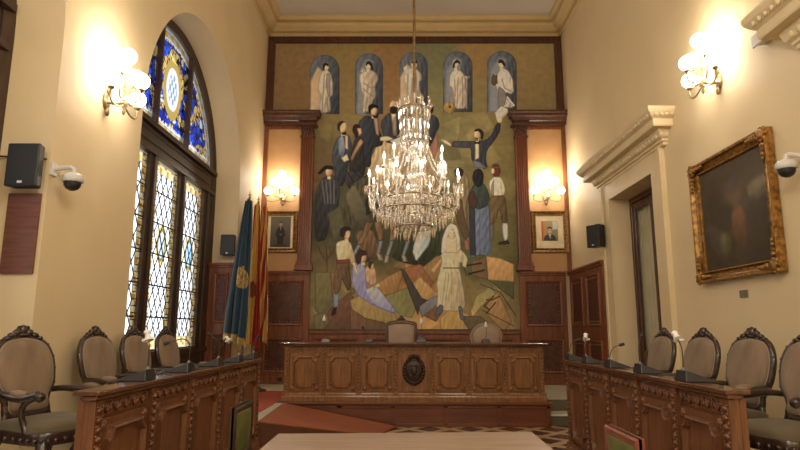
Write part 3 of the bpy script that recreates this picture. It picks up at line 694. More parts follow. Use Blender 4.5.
        p.poly([(ank[0]-2,ank[1]-1),(ank[0]+2,ank[1]-1),toe,(toe[0]-6,toe[1])], (150,138,112), (96,86,70), 0, .4, False)
    p.poly([(420,226),(432,226),(430,244),(422,254),(416,262),(412,250)], (168,176,170), (122,136,132), 20)
    # orator with raised paper
    p.poly([(451.5,144),(453,141),(470,141),(474,141),(486,140),(492,134),(495,126),(498,122),(501,124),(500,132),(495,140),(487,150),(486,160),(488,168),(484,169),(474,164),(471,158),(471,148),(464,148),(452,147)], (66,68,80), (44,46,56), 30, .4)
    p.poly([(475,143),(479,142.5),(479,158),(475,160)], (180,160,120)); p.poly([(473,160),(480,162),(487,168),(474,168)], (92,96,110))
    p.ell(477.3, 134.5, 3.2, 4.8, (208,172,122), (150,110,80), 0); p.poly([(474,132),(475,129),(480,128.4),(484,132),(483,140),(480.5,139),(481,134),(478,131)], (46,36,30)); p.poly([(475,137),(478.5,138),(478,141.5),(475.4,140.5)], (110,84,62)); p.poly([(474.5,142),(480,141.6),(480,144),(474.5,144)], (22,22,26), sm=False)
    p.poly([(451.5,144),(446,140),(441,139),(441,141),(446,144),(451,147)], flesh); p.poly([(497,121),(495,113),(501,106),(508,109),(508,113),(501,121)], (212,198,160), (160,144,112), 45, .3, False); p.ell(499.5, 120, 2.6, 3, flesh)
    # right hand group of three
    p.poly([(458,176),(463,172),(468,176),(470,192),(466,204),(468,226),(471,248),(467,249),(463,228),(459,212),(455,198)], (128,112,76), (98,82,56), 10)
    p.poly([(455,176),(454,170),(459,167),(464,170),(463,176),(459,178)], (62,38,32)); p.poly([(464,240),(468,240),(470,250),(465,250)], (140,84,66))
    p.poly([(455,200),(462,198),(464,214),(470,236),(464,240),(456,220)], (88,70,46), None)
    p.poly([(470,204),(488,198),(491,220),(491,258),(482,259),(470,257),(469,230)], (92,104,124), (78,88,110), 0, .3)
    p.poly([(469,206),(475,206),(476,256),(470,255)], (50,56,62)); p.line([(480,206),(479,256)], .9, (74,84,104)); p.line([(486,206),(486,256)], .9, (74,84,104))
    p.poly([(474,184),(480,180),(486,186),(490,196),(488,206),(478,210),(470,204),(468,194)], (60,74,66), (48,56,54), 30); p.poly([(468,194),(474,190),(478,204),(474,210),(468,204)], (72,50,44))
    p.poly([(472,178),(474,170),(480,168),(484,174),(483,184),(478,188),(474,184)], (40,38,44), (30,30,34), 0)
    p.poly([(489,182),(495,176),(502,178),(506,190),(504,196),(491,196)], (196,186,154), (150,140,112), 20); p.poly([(491,186),(494,178),(494,196),(491,196)], (120,112,88))
    p.poly([(490,196),(505,195),(507,210),(508,223),(502,223),(499,208),(496,222),(490,226),(489,210)], (104,84,52), (80,64,42), 10)
    p.poly([(502,223),(508,223),(508,238),(505,242),(503,236)], (156,160,156)); p.poly([(489,224),(494,224),(494,238),(490,242)], (90,88,80)); p.poly([(499,242),(508,240),(510,244),(498,245)], (52,42,34))
    p.poly([(491,170),(493,164),(499,164),(501,171),(499,177),(494,177)], (96,44,30)); p.ell(492.8, 171, 1.8, 3, (190,150,112))
    # landscape facets
    p.folds = .08
    def F(c, c2, ang, *pts):
        q = lambda k: tuple(.72*a_+.28*b_ for a_, b_ in zip(k, (124, 104, 64)))
        p.poly(list(pts), q(c), q(c2), ang, .35, False)
    F((112,104,62),(86,86,54),60,(315,272),(330,272),(334,300),(322,318),(315,310))
    F((140,96,66),(110,76,52),90,(331,272),(338,274),(336,300),(332,296))
    F((104,64,48),(76,48,38),50,(316,332),(330,308),(350,292),(362,310),(352,332))
    F((110,100,64),(90,84,52),90,(314,332),(314,315),(326,312),(330,322),(322,332))
    F((162,136,72),(126,104,56),60,(350,300),(362,294),(390,306),(398,318),(396,332),(372,322),(352,312))
    F((112,76,54),(86,58,44),60,(350,308),(366,318),(384,322),(392,332),(350,332))
    F((122,126,72),(108,108,62),0,(384,296),(410,286),(420,300),(412,318),(400,316))
    F((170,124,66),(140,96,54),30,(376,284),(388,276),(404,268),(398,292),(384,296))
    F((158,92,52),(128,76,46),40,(404,268),(420,264),(436,274),(430,292),(410,286))
    F((186,146,82),(164,120,66),60,(410,286),(420,276),(436,292),(446,280),(444,300),(424,304))
    F((150,112,64),(126,92,52),30,(422,268),(436,256),(448,254),(444,270),(434,284))
    F((112,68,48),(94,58,44),0,(430,304),(440,296),(448,304),(436,322),(424,316))
    F((112,116,140),(84,88,108),70,(418,306),(434,296),(446,296),(436,306),(422,318))
    F((56,58,66),(40,42,50),70,(400,268),(406,272),(422,298),(428,300),(420,306),(418,316),(412,300))
    F((74,82,50),(60,66,42),0,(462,262),(480,254),(514,262),(514,300),(480,274),(466,276))
    F((188,140,76),(168,118,62),70,(486,256),(500,258),(514,264),(514,282),(488,280))
    F((108,80,52),(92,70,48),0,(470,262),(486,256),(488,280),(472,276))
    F((126,132,72),(176,138,72),70,(470,312),(476,296),(490,286),(496,294),(482,306),(472,318))
    F((162,118,60),(130,92,50),60,(486,300),(498,292),(512,322),(504,332),(488,316))
    F((176,138,66),(148,110,56),60,(440,318),(452,306),(476,318),(496,332),(440,333))
    F((92,74,50),(76,60,42),60,(460,316),(480,316),(500,332),(470,332))
    for a in ([(500,296),(492,300),(486,300)],[(494,296),(484,306),(490,310)],[(496,302),(486,314)]): p.line(a, 1.4, (58,46,34))
    p.line([(464,266),(482,263)], 1.8, (46,38,32)); p.line([(468,274),(485,270)], 1.8, (46,38,32)); p.line([(482,310),(514,326)], .8, (50,44,34)); p.line([(480,284),(500,292),(516,316)], .8, (50,44,34))
    for a in ([(327,272),(327,256)],[(327,262),(320,252)],[(327,260),(334,250)],[(321,254),(318,246)],[(333,252),(336,244)],[(327,258),(326,246)],[(331,254),(330,247)]): p.line(a, .9, (70,54,38))
    p.folds = .13
    # seated woman in blue with child, man with cap
    p.poly([(352,268),(356,262),(364,264),(368,276),(366,288),(378,290),(388,304),(397,312),(394,314),(374,306),(358,296),(352,284)], (126,126,172), (98,98,146), 50)
    p.poly([(364,290),(376,286),(386,298),(396,311),(392,312),(374,304)], (146,148,186), (112,112,158), 60, .1)
    p.poly([(365,268),(371,264),(376,270),(377,284),(370,286),(365,280)], (178,146,106), (150,118,84), 45); p.ell(371, 266, 3, 3.6, (176,138,100)); p.poly([(368,266),(369,261),(374,262),(372,264),(370,270)], (70,48,34))
    p.poly([(374,286),(378,283),(381,286),(377,288)], flesh)
    p.ell(363, 257, 4, 5.6, (196,160,116), (150,112,84), 10); p.poly([(357,266),(356,256),(360,249.5),(366,251),(368,255),(362,256),(361,262)], (66,42,32))
    p.poly([(336,252),(336,243),(342,240),(350,241),(354,252),(356,262),(352,266),(349,258),(346,262),(338,262)], (192,172,124), (144,126,90), 20)
    p.poly([(337,262),(348,260),(350,270),(352,286),(348,292),(344,284),(342,278),(340,292),(334,294),(333,280)], (112,84,58), (82,62,46), 10); p.poly([(336,260),(349,259),(350,263),(337,264)], (112,60,46))
    p.poly([(333,294),(339,294),(338,306),(334,308)], (104,120,134)); p.poly([(333,308),(337,307),(336,314),(331,316)], (50,42,36)); p.poly([(350,286),(356,290),(354,294),(350,294)], (110,90,60))
    p.ell(346.5, 233.5, 3.8, 5.6, (190,150,108), (140,106,78), 180); p.poly([(340,236),(340,229),(345,226),(351,228),(351,230.5),(346,231),(344,238)], (42,38,36))
    p.poly([(352,262),(355,262),(358,272),(356,276)], flesh)
    # woman with veil
    p.poly([(436,284),(442,262),(440,256),(445,250),(455,246),(462,250),(466,256),(463,264),(460,262),(460,270),(464,290),(466,306),(460,312),(436,310),(438,292)], (182,168,128), (140,126,94), 15)
    for a in ([(446,272),(442,306)],[(452,272),(451,308)],[(458,272),(460,306)],[(449,274),(446,300)]): p.line(a, .7, (132,118,86))
    p.line([(443,268),(461,268)], 1.3, (104,84,62)); p.poly([(462,250),(468,258),(466,268),(462,266),(463,258)], (186,160,118)); p.poly([(430,270),(442,256),(442,262),(434,274)], (168,132,80))
    p.poly([(446,236),(457,236),(459,253),(444,253)], (176,152,114)); p.poly([(441,254),(442,240),(446,228),(451,223),(457,226),(460,238),(461,250),(456,252),(456,236),(450,230),(447,238),(446,252)], (206,194,158), (160,148,118), 20); p.ell(451.8, 234, 3.6, 5.4, (210,178,134), (160,124,94), 0); p.line([(450,233),(450.8,233)], .6, (60,44,36)); p.line([(453.3,233),(454.2,233)], .6, (60,44,36))
    p.poly([(440,304),(444,306),(442,314),(434,316),(437,308)], (86,84,94)); p.poly([(458,306),(462,306),(463,316),(467,320),(460,320)], (86,84,94))
    # joints of the canvas
    p.line([(443,112),(443,166)], .5, (100,92,56)); p.line([(443,167.5),(514,167.5)], .5, (98,88,56))
nx_, nz_ = 620, 600
U, V = np.meshgrid(np.linspace(XL+.16, XR-.16, nx_), np.linspace(8.04, 1.49, nz_))
PX, PY = project(U, YB-.035, V)
mp_ = Paint(PX, PY, (0, 0, 0)); paint_mural(mp_)
C_ = mp_.C*np.array([1.66,1.80,2.1]); C_ = C_*.82+.18*C_.mean(-1, keepdims=True); L_ = C_.mean(-1, keepdims=True)+1e-4; C_ = C_*(L_/.17)**.22*.93
keep = (V[:-1, :-1] > 6.2) | ((U[:-1, :-1] > -2.1) & (U[:-1, :-1] < 2.6))
grid_mesh('canvas', np.stack([U, np.full_like(U, -.005), V], -1), np.clip(C_*1.22, 0, .9), paint_m, mural, keep)

# ================================================================== DESKS
def notched(x0, x1, z0, z1, n=.07):
    """rectangle with concave scooped corners"""
    o = []
    for cx, cz, a0 in ((x0, z0, PI/2), (x1, z0, PI), (x1, z1, 3*PI/2), (x0, z1, 0)):
        pts = [(cx+n*math.cos(a0-k*PI/8), cz+n*math.sin(a0-k*PI/8)) for k in range(5)]
        o += pts
    return o
def bay_panel(w_, z0, z1, y, wood, parent, name='bay_panel'):
    """panel of width w_ centred on x=0, front towards -y"""
    m = MB(); a, b = -w_/2, w_/2
    m.box(a, b, y, y+.03, z0, z1)
    pts = notched(a+.05, b-.05, z0+.045, z1-.045); n = len(pts)
    def inset(k): 
        cx, cz = 0, (z0+z1)/2; W, H = (b-a-.1)/2, (z1-z0-.09)/2
        return [(cx+(p[0]-cx)*(1-k/W), cz+(p[1]-cz)*(1-k/H)) for p in pts]
    m.loft([[(p[0], y-d, p[1]) for p in inset(k)] for k, d in ((0,0),(.004,.032),(.018,.038),(.028,.014),(.034,0))], True, smooth=False)
    for sx in (a+.045, b-.045):
        for sz in (z0+.04, z1-.04):
            m.sph((sx, y-.004, sz), (.03, .016, .03), 10, 6)
            for k in range(6): m.sph((sx+.026*math.cos(k*PI/3), y-.004, sz+.026*math.sin(k*PI/3)), (.012, .012, .012), 5, 4)
    return m.build(name, wood, parent)
def carved_strip(x, w_, z0, z1, y, wood, parent):
    m = MB(); m.box(x-w_/2, x+w_/2, y-.035, y, z0, z1)
    n = int((z1-z0)/.055)
    for i in range(n):
        z = z0+.03+(z1-z0-.06)*(i+.5)/n
        m.sph((x, y-.036, z), (w_*.3, .018, .02), 6, 4); m.octa((x-w_*.28, y-.038, z+.02), .01); m.octa((x+w_*.28, y-.038, z+.02), .01)
    return m.build('carved_strip', wood, parent)
def frieze(x0, x1, z0, z1, y, wood, parent):
    m = MB(); m.box(x0, x1, y-.012, y, z0, z1); n = max(3, int((x1-x0)/.065)); zc = (z0+z1)/2; h = (z1-z0)
    for i in range(n):
        x = x0+.02+(x1-x0-.04)*(i+.5)/n; s = 1 if i % 2 else -1
        m.tube([(x-.03, y-.014, zc-s*h*.25), (x, y-.02, zc+s*h*.28), (x+.03, y-.014, zc-s*h*.2)], .009, 5)
        m.sph((x, y-.014, zc-s*h*.1), (.014, .012, .014), 5, 4)
    return m.build('frieze', wood, parent)
def desk(name, label, loc, rz, L, nb, H, z_floor, depth, wood, topm, plinth, overhang=.06, centre_emblem=False, strip=.075):
    """front faces -y, x from -L/2 to L/2, z from 0 up to H (local)"""
    root = thing(name, label, 'desk', loc, rz); F = 0
    b = MB(); b.box(-L/2, L/2, F, F+.03, plinth, H-.05); b.box(-L/2, -L/2+.03, F+.03, depth, 0, H-.05); b.box(L/2-.03, L/2, F+.03, depth, 0, H-.05); b.build('body', wood, root, .004)
    t = MB(); t.box(-L/2-overhang, L/2+overhang, -overhang-.035, depth+.02, H-.028, H); t.box(-L/2-overhang*.6, L/2+overhang*.6, -overhang*.6-.03, F+.05, H-.055, H-.028)
    t.build('desk_top', topm, root, .008)
    p = MB(); p.box(-L/2-.03, L/2+.03, F-.07, F+.02, 0, plinth*.55)
    prof = [(F-.07, plinth*.55), (F-.065, plinth*.7), (F-.04, plinth*.85), (F-.035, plinth), (F, plinth), (F, plinth*.55)]
    p.loft([[(x, yy, z) for yy, z in prof] for x in (-L/2-.02, L/2+.02)], True, caps=True, smooth=False); p.build('plinth', wood, root)
    bw = (L-strip)/nb; zt = H-.06; fz = .085 if H < 1 else .10
    for i in range(nb+1):
        x = -L/2+strip/2+bw*i; carved_strip(x, strip, plinth+.01, zt-.0, F, wood, root)
        q = MB(); q.box(x-strip/2-.012, x+strip/2+.012, F-.085, F+.0, 0.0, plinth*.5); q.box(x-strip/2-.006, x+strip/2+.006, F-.06, F, plinth*.5, plinth*1.05); q.build('pier_foot', wood, root, .006)
    for i in range(nb):
        c = -L/2+strip/2+bw*(i+.5); w_ = bw-strip
        frieze(c-w_/2+.005, c+w_/2-.005, zt-fz, zt-.005, F, wood, root)
        if centre_emblem and i == nb//2:
            m = MB(); m.box(c-w_/2+.01, c+w_/2-.01, F-.01, F+.02, plinth+.02, zt-fz-.02); m.build('bay_panel', wood, root)
        else:
            o = bay_panel(w_-.02, plinth+.03, zt-fz-.02, F-.012, wood, root); o.location.x = c
    return root
DY, DL = 9.561, 4.14
# dais
dais = thing('dais', 'mahogany panelled platform under the presiding desk', 'platform', (MX+.0, DY, 0))
d = MB(); d.box(-2.02, 2.12, 0.02, .33, 0, .335); d.box(-2.02, 2.12, 0.0, .02, .02, .32); d.build('platform', dais_wood, dais)
d = MB(); d.box(-2.15, 2.17, -.05, .5, .335, .375); d.box(-2.08, 2.14, -.02, .02, .315, .335); d.build('top_board', dais_wood, dais, .008)
d = MB()
for x in (-2.0, -1.17, -.33, .50, 1.33, 2.10): d.box(x-.03, x+.03, -.015, 0, .03, .32)
d.box(-2.03, 2.13, -.015, 0, 0, .05); d.box(-2.03, 2.13, -.015, 0, .28, .318); d.build('panel_rails', dais_wood, dais, .004)
main = desk('presiding_desk', 'long carved walnut desk with seven bays and a crest, on the dais before the mural', (MX, DY+.06, .376), 0, 4.12, 7, .905, 0, .75, desk_wood, desk_top, .13, .07, True)
em = MB(); ec = (0, -.025, .47)
em.sph(ec, (.15, .045, .19), 20, 12)
for k in range(22): a = 2*PI*k/22; em.sph((.155*math.cos(a), -.03, .47+.19*math.sin(a)), (.032, .03, .036), 6, 5)
em.box(-.075, .075, -.085, -.04, .40, .56); em.sph((0, -.08, .48), (.06, .03, .08), 10, 6)
for k in range(5): em.sph((-.07+.035*k, -.06, .685+.012*math.cos(k-2)), (.022, .03, .04), 6, 5)
em.box(-.09, .09, -.06, -.03, .635, .665)
em.build('carved_crest', emblem_m, main)
# council desks
LDL, RDL = 3.95, 3.60
ldesk = desk('council_desk', 'long carved council desk on the left, below the stained glass window', (-1.80, 3.5+LDL/2, 0), PI/2, LDL, 5, 1.145, 0, .07, side_wood, desk_top, .2, .03, strip=.1)
rdesk = desk('council_desk', 'long carved council desk on the right, below the curtained door', (1.995, 3.68+RDL/2, 0), -PI/2, RDL, 5, 1.145, 0, .07, side_wood, desk_top, .2, .03, strip=.1)

# ramp up to the left side
r = MB(); A_, B_, C_, D_ = (-1.86, 9.48, .352), (-.10, 9.48, .012), (-.38, 8.7, .012), (-1.80, 7.62, .352)
top = [A_, D_, C_, B_]; bot = [(p[0], p[1], 0) for p in top]
ramp = thing('access_ramp', 'reddish wooden ramp rising to the left in front of the dais', 'ramp', (0, 0, 0))
r.add(top+bot, [(0,3,2,1),(4,5,6,7),(0,1,5,4),(2,3,7,6),(3,0,4,7),(1,2,6,5)]); r.build('ramp_body', ramp_side, ramp)
r = MB(); up = [(p[0], p[1], p[2]+.014) for p in top]; r.add(up+[(p[0], p[1], p[2]+.001) for p in top], [(0,3,2,1),(4,5,6,7),(0,1,5,4),(1,2,6,5),(2,3,7,6),(3,0,4,7)]); r.build('ramp_deck', ramp_wood, ramp)

# pale table in front
t = thing('table', 'pale wooden table in the middle foreground', 'table', (.02, 3.4, 0))
m = MB(); m.prism([(-.925, 1.07), (.94, 1.19), (.93, -1.1), (-.93, -1.1)], 2, .705, .75); m.build('table_top', light_wood, t, .006)
m = MB(); m.box(-.8, .8, .98, 1.0, .6, .704); m.box(-.8, .8, -1., -.98, .6, .704); m.box(-.8, -.78, -.98, .98, .6, .704); m.box(.78, .8, -.98, .98, .6, .704); m.build('apron', light_wood, t)
for sx in (-.79, .79):
    for sy in (-.99, .99):
        m = MB(); m.box(sx-.035, sx+.035, sy-.035, sy+.035, 0, .704); m.build('leg', light_wood, t, .005)

# ================================================================== CHAIRS
def pad(mb, outline, fr, th, mat=None, steps=((1,0),(1.0,.45),(.94,.8),(.75,.96),(.4,1.0),(.02,1.02)), c=None):
    cx = c[0] if c else 0; cy = c[1] if c else sum(p[1] for p in outline)/len(outline)
    mb.loft([[fr(cx+(p[0]-cx)*s, cy+(p[1]-cy)*s, th*h) for p in outline] for s, h in steps], True, caps=True, mat=mat)
def armchair():
    root = thing('armchair', 'x', 'chair', (0,0,0), 0, 'carved velvet armchairs of the councillors')
    tl = math.radians(13); zb, yb = .50, .24
    def fr(u, w_, d): return (u, yb+w_*math.sin(tl)-d*math.cos(tl), zb+w_*math.cos(tl)+d*math.sin(tl))
    half = [(u_*.98, w_*.92) for u_, w_ in [(.0,0),(.13,.0),(.175,.03),(.17,.10),(.195,.17),(.235,.24),(.25,.36),(.245,.46),(.205,.56),(.13,.615),(.0,.635)]]
    hs = spline(half, 3); out = hs+[(-p[0], p[1]) for p in hs[::-1][1:-1]]
    m = MB(); pad(m, out, lambda u, w_, d: fr(u*.93, .02+w_*.94, .012+d), .05); pad(m, out[::-1], lambda u, w_, d: fr(u*.95, .015+w_*.95, .005-d*.6), .03)
    b = m.build('backrest', taupe, root)
    m = MB(); m.tube([fr(u*.93, .02+w_*.94, .02) for u, w_ in out], .009, 6, True); m.build('piping', piping, b)
    m = MB(); m.tube([fr(u, w_, 0) for u, w_ in out], .026, 8, True)
    for i, (u, w_) in enumerate(out[::3]):
        if w_ > .12: p = fr(u*1.03, w_*1.01, .012); m.sph(p, .016, 6, 5)
    for s in (-1, 1): m.tube([fr(s*.16, .05, -.0), fr(s*.19, -.06, 0), (s*.21, yb+.0, .42)], .026, 8)
    m.build('back_frame', chair_wood, root)
    m = MB()
    for u, w_, r_, h_ in ((0,.68,.035,.05),(.05,.665,.035,.032),(-.05,.665,.035,.032),(.095,.645,.035,.022),(-.095,.645,.035,.022),(.135,.62,.03,.018),(-.135,.62,.03,.018),(0,.645,.06,.025)):
        m.sph(fr(u, w_*.92+.005, .012), (r_, .03, h_), 8, 6)
    for s in (-1, 1): m.tube([fr(s*(.03+.02*math.cos(t_)), .645+.02*math.sin(t_), .02) for t_ in [k*.8 for k in range(7)]], .009, 5)
    m.build('carved_crest', chair_wood, root)
    seat = [(-.25,.24),(-.28,.0),(-.29,-.2),(-.2,-.28),(0,-.305),(.2,-.28),(.29,-.2),(.28,.0),(.25,.24)]
    so = spline(seat+[seat[0]], 3)[:-1]
    m = MB(); pad(m, so, lambda u, w_, d: (u*.97, w_*.97, .43+d), .075, c=(0,-.03)); m.build('seat', seat_velvet, root)
    m = MB(); m.loft([[(u*k, w_*k, z) for u, w_ in so] for k, z in ((1.0,.35),(1.02,.37),(1.02,.42),(.99,.435))], True, caps=True)
    for i, (u, w_) in enumerate(so): 
        if w_ < .1: m.sph((u*1.03, w_*1.03, .385), .018, 5, 4)
    m.build('seat_frame', chair_wood, root)
    for s in (-1, 1):
        m = MB(); p = fr(s*.225, .17, 0)
        m.tube(bez(p, (s*.30, .12, .70), (s*.33, -.05, .62), (s*.30, -.20, .69), 10), [.022,.023,.024,.026,.028,.03,.03,.03,.03,.032,.028], 8)
        m.sph((s*.30, -.215, .675), .036, 8, 6)
        m.tube(bez((s*.30, -.18, .67), (s*.33, -.02, .62), (s*.25, -.02, .52), (s*.28, -.1, .42), 8), .021, 8); m.build('armrest', chair_wood, root)
        m = MB(); m.tube([(s*.31, 0.03, .695), (s*.315, -.04, .69), (s*.31, -.11, .69)], [.018,.03,.018], 8); m.build('arm_pad', taupe, root)
        m = MB(); m.tube(bez((s*.25, -.22, .37), (s*.30, -.30, .26), (s*.22, -.24, .12), (s*.26, -.28, .012), 8), [.042,.045,.04,.034,.028,.024,.022,.022,.026], 8); m.build('leg', chair_wood, root)
        m = MB(); m.tube(bez((s*.22, .22, .42), (s*.24, .24, .25), (s*.23, .27, .12), (s*.24, .36, .012), 8), [.034,.033,.03,.028,.026,.024,.022,.022,.024], 8); m.build('leg', chair_wood, root)
    return root
proto = armchair(); first = True
for x, y, rz, lab in ((-2.59, 4.5, 72, 'carved taupe velvet armchair nearest the camera on the left'),
                      (-2.62, 5.73, 82, 'carved velvet armchair on the left against plain wall, second from the camera'),
                      (-2.62, 6.56, 83, 'carved velvet armchair on the left, first one in front of the stained glass'),
                      (-2.64, 7.5, 84, 'carved velvet armchair on the left, farthest one in front of the stained glass'),
                      (2.68, 6.95, -84, 'carved velvet armchair in front of the curtained door, farthest on the right'),
                      (2.66, 5.98, -82, 'carved velvet armchair on the right just past the door surround, second farthest'),
                      (2.66, 5.12, -79, 'carved velvet armchair on the right beside the near end of the desk'),
                      (2.66, 4.3, -74, 'carved velvet armchair at the right edge of the photo, nearest the camera')):
    place(proto, first, (x, y, ZP), math.radians(rz), lab); first = False

def green_chair(red_wood):
    root = thing('side_chair', 'x', 'chair', (0,0,0), 0, 'green velvet chairs at the pale table')
    m = MB(); ring_frame(m, -.245, .245, .57, .955, .045, .22, .03); m.box(-.245, .245, .2, .235, .91, .955); m.box(-.245, .245, .2, .235, .57, .615); m.box(-.245, -.2, .2, .235, .615, .91); m.box(.2, .245, .2, .235, .615, .91)
    m.build('back_frame', red_wood, root)
    m = MB(); pad(m, [(-.2,.615),(.2,.615),(.2,.91),(-.2,.91)], lambda u, w_, d: (u, .212-d, w_), .022); pad(m, [(-.2,.91),(.2,.91),(.2,.615),(-.2,.615)], lambda u, w_, d: (u, .213+d, w_), .022)
    m.build('backrest', green_velvet, root)
    m = MB()
    for i in range(20):
        for z in (.622, .903): m.octa((-.19+.02*i, .196, z), .006)
    for i in range(14):
        for x in (-.193, .193): m.octa((x, .196, .635+.0193*i), .006)
    m.build('nail_row', nail, root, fix=False)
    m = MB(); pad(m, [(-.23,.2),(-.25,-.24),(.25,-.24),(.23,.2)], lambda u, w_, d: (u, w_, .43+d), .06, c=(0,0)); m.build('seat', green_velvet, root)
    m = MB(); m.box(-.25, .25, -.25, .2, .36, .43); m.build('seat_frame', red_wood, root, .01)
    for s in (-1, 1):
        m = MB(); m.box(s*.225-.022, s*.225+.022, .2, .24, 0, .57); m.build('leg', red_wood, root, .004)
        m = MB(); m.box(s*.225-.022, s*.225+.022, -.25, -.21, 0, .36); m.build('leg', red_wood, root, .004)
    return root
place(green_chair(red_wood), True, (.985, 3.36, 0), math.radians(-90), 'reddish framed green velvet chair between pale table and right desk')
place(green_chair(chair_wood), True, (-.97, 4.50, 0), math.radians(90), 'green velvet chair between pale table and left desk')

def high_back():
    root = thing('presiding_chair', 'square backed tan leather chair with carved crest behind the centre of the desk', 'chair', (-.03, 10.6, ZP))
    m = MB(); pad(m, [(-.225,.5),(.225,.5),(.235,1.2),(.12,1.235),(-.12,1.235),(-.235,1.2)], lambda u, w_, d: (u, .24-d, w_), .045); m.build('backrest', tan_leather, root)
    m = MB()
    for s in (-1, 1): m.box(s*.255-.03, s*.255+.03, .22, .28, 0, 1.22)
    m.box(-.225, .225, .245, .28, .42, 1.22); m.build('back_frame', chair_wood, root, .008)
    m = MB(); pts = [(-.285,1.2)]+[(.285*math.cos(PI-PI*k/12), 1.235+.065*math.sin(PI*k/12)) for k in range(13)]+[(.285,1.2)]
    m.prism(pts, 1, .215, .285); m.sph((0,.245,1.335), (.045,.03,.05), 8, 6); m.sph((-.05,.245,1.31), (.03,.025,.03), 8, 6); m.sph((.05,.245,1.31), (.03,.025,.03), 8, 6)
    m.build('carved_crest', dark_wood, root)
    m = MB(); m.tube([(-.2,.2,1.235),(-.1,.2,1.262),(0,.2,1.268),(.1,.2,1.262),(.2,.2,1.235)], .007, 6); m.build('pale_beading', piping, root)
    m = MB(); pad(m, [(-.27,.2),(-.29,-.28),(.29,-.28),(.27,.2)], lambda u, w_, d: (u, w_, .42+d), .08, c=(0,0)); m.build('seat', tan_leather, root)
    for s in (-1, 1):
        m = MB(); m.box(s*.26-.03, s*.26+.03, -.28, -.22, 0, .66); m.build('leg', chair_wood, root, .006)
        m = MB(); m.box(s*.26-.035, s*.26+.035, -.3, .22, .66, .70); m.build('armrest', chair_wood, root, .01)
    m = MB(); m.box(-.28, .28, -.27, .22, .34, .42); m.build('seat_frame', chair_wood, root, .01)
high_back()
def round_back():
    root = thing('armchair', 'round backed upholstered chair behind the right part of the presiding desk', 'chair', (1.51, 10.6, ZP))
    out = [(.265*math.cos(a)*(1 if math.sin(a) > 0 else .92), .98+.24*math.sin(a)*(1 if math.sin(a) > 0 else 1.35)) for a in [2*PI*k/32 for k in range(32)]]
    m = MB(); pad(m, out, lambda u, w_, d: (u, .24-d, w_), .05); m.build('backrest', tan_leather, root)
    m = MB(); m.tube([(u*1.06, .25, .98+(w_-.98)*1.06) for u, w_ in out], .022, 8, True); m.build('back_frame', piping, root)
    m = MB(); pad(m, [(-.27,.2),(-.29,-.28),(.29,-.28),(.27,.2)], lambda u, w_, d: (u, w_, .42+d), .08, c=(0,0)); m.build('seat', tan_leather, root)
    m = MB(); m.box(-.28, .28, -.27, .25, .34, .42); m.build('seat_frame', chair_wood, root, .01)
    for s in (-1, 1):
        for y in (-.25, .22): m = MB(); m.box(s*.25-.025, s*.25+.025, y-.025, y+.025, 0, .34 if y < 0 else .7); m.build('leg', chair_wood, root, .006)
round_back()

# ================================================================== MICROPHONES
def microphone(label, loc, rz, neck, cover=False, pale=False, group='gooseneck microphones on the desks', s=1.0, nod=True):
    root = thing('microphone', label, 'microphone', loc, rz, group)
    m = MB(); rings = []
    # wedge: user side (+y) low, front (-y) high
    y0, y1 = -.05*s, .11*s; w_ = .075*s
    m.add([(-w_,y0,0),(w_,y0,0),(w_,y1,0),(-w_,y1,0),(-w_*.75,y0+.012,.062*s),(w_*.75,y0+.012,.062*s),(w_*.95,y1-.012,.014),(-w_*.95,y1-.012,.014)], [(0,1,2,3),(4,7,6,5),(0,4,5,1),(1,5,6,2),(2,6,7,3),(3,7,4,0)])
    m.build('base', grey_plastic if pale else black_plastic, root, .005)
    m = MB(); m.box(-w_*.5, w_*.5, y0+.03, y0+.036, .052*s, .062*s); m.lathe([(.012,.05*s),(.012,.068*s),(.007,.075*s)], 10, (0, y0+.03, 0)); m.build('neck_socket', grey_plastic, root)
    if neck:
        P = [(0, y0+.03, .07*s)]+[(a, y0+.03+b, .07*s+c) for a, b, c in neck]; P = spline(P, 5)
        m = MB(); m.tube(P, .0045, 6); nk = m.build('gooseneck', iron, root)
        e = Vector(P[-1]); dr = (Vector(P[-1])-Vector(P[-3])).normalized()
        m = MB()
        if cover:
            if cover == 'drop':
                m.lathe([(.006,-.02),(.028,-.015),(.022,.02),(.014,.04),(.012,.07)], 12, tuple(e), wave=.12, nw=5)
            else:
                m.sph(tuple(e), (.026, .024, .02), 12, 8); q = e-dr*.035; m.tube([tuple(e), tuple(q), tuple(q-dr*.028)], [.014,.02,.034], 10); m.sph(tuple(q-dr*.015+Vector((0,.02,-.012))), (.018,.03,.014), 8, 6)
            m.build('foam_cover', white_cloth, root)
        else:
            m.tube([tuple(e-dr*.01), tuple(e), tuple(e+dr*.04)], [.009,.015,.014], 10); m.build('microphone_head', black_plastic, root)
zt_ = 1.146
RX, LX = 2.0, -1.81
necks = [[(0,.03,.10),(.0,.10,.14)], [(0,-.0,.13),(-.05,.02,.21)], [(0,.04,.09),(0,.11,.12)], [(.0,.0,.13),(-.06,.05,.21)], [(0,0,.14),(-.09,.0,.24)]]
labs = ['at the far end of the right desk', 'with white cover on the right desk, second from far end', 'in the middle of the right desk', 'on the right desk, second from the near end', 'with white cover at the near end of the right desk']
for i, y in enumerate((7.12, 6.47, 5.75, 5.02, 4.25)):
    microphone('black gooseneck microphone '+labs[i], (RX, y, zt_), -PI/2, necks[i], i in (1, 4), s=1.25)
labs = ['at the far end of the left desk under the flags', 'with white cover on the left desk, second from far end', 'in the middle of the left desk below the window', 'on the left desk, second from the near end', 'with white cover at the near end of the left desk']
necks = [[(0,0,.10),(.0,-.04,.16)], [(0,.05,.08),(.04,.16,.17)], [(0,.0,.13),(-.02,.08,.2)], [(0,.0,.13),(-.0,.06,.18),(-.0,.18,.15)], [(0,0,.14),(.02,.03,.24)]]
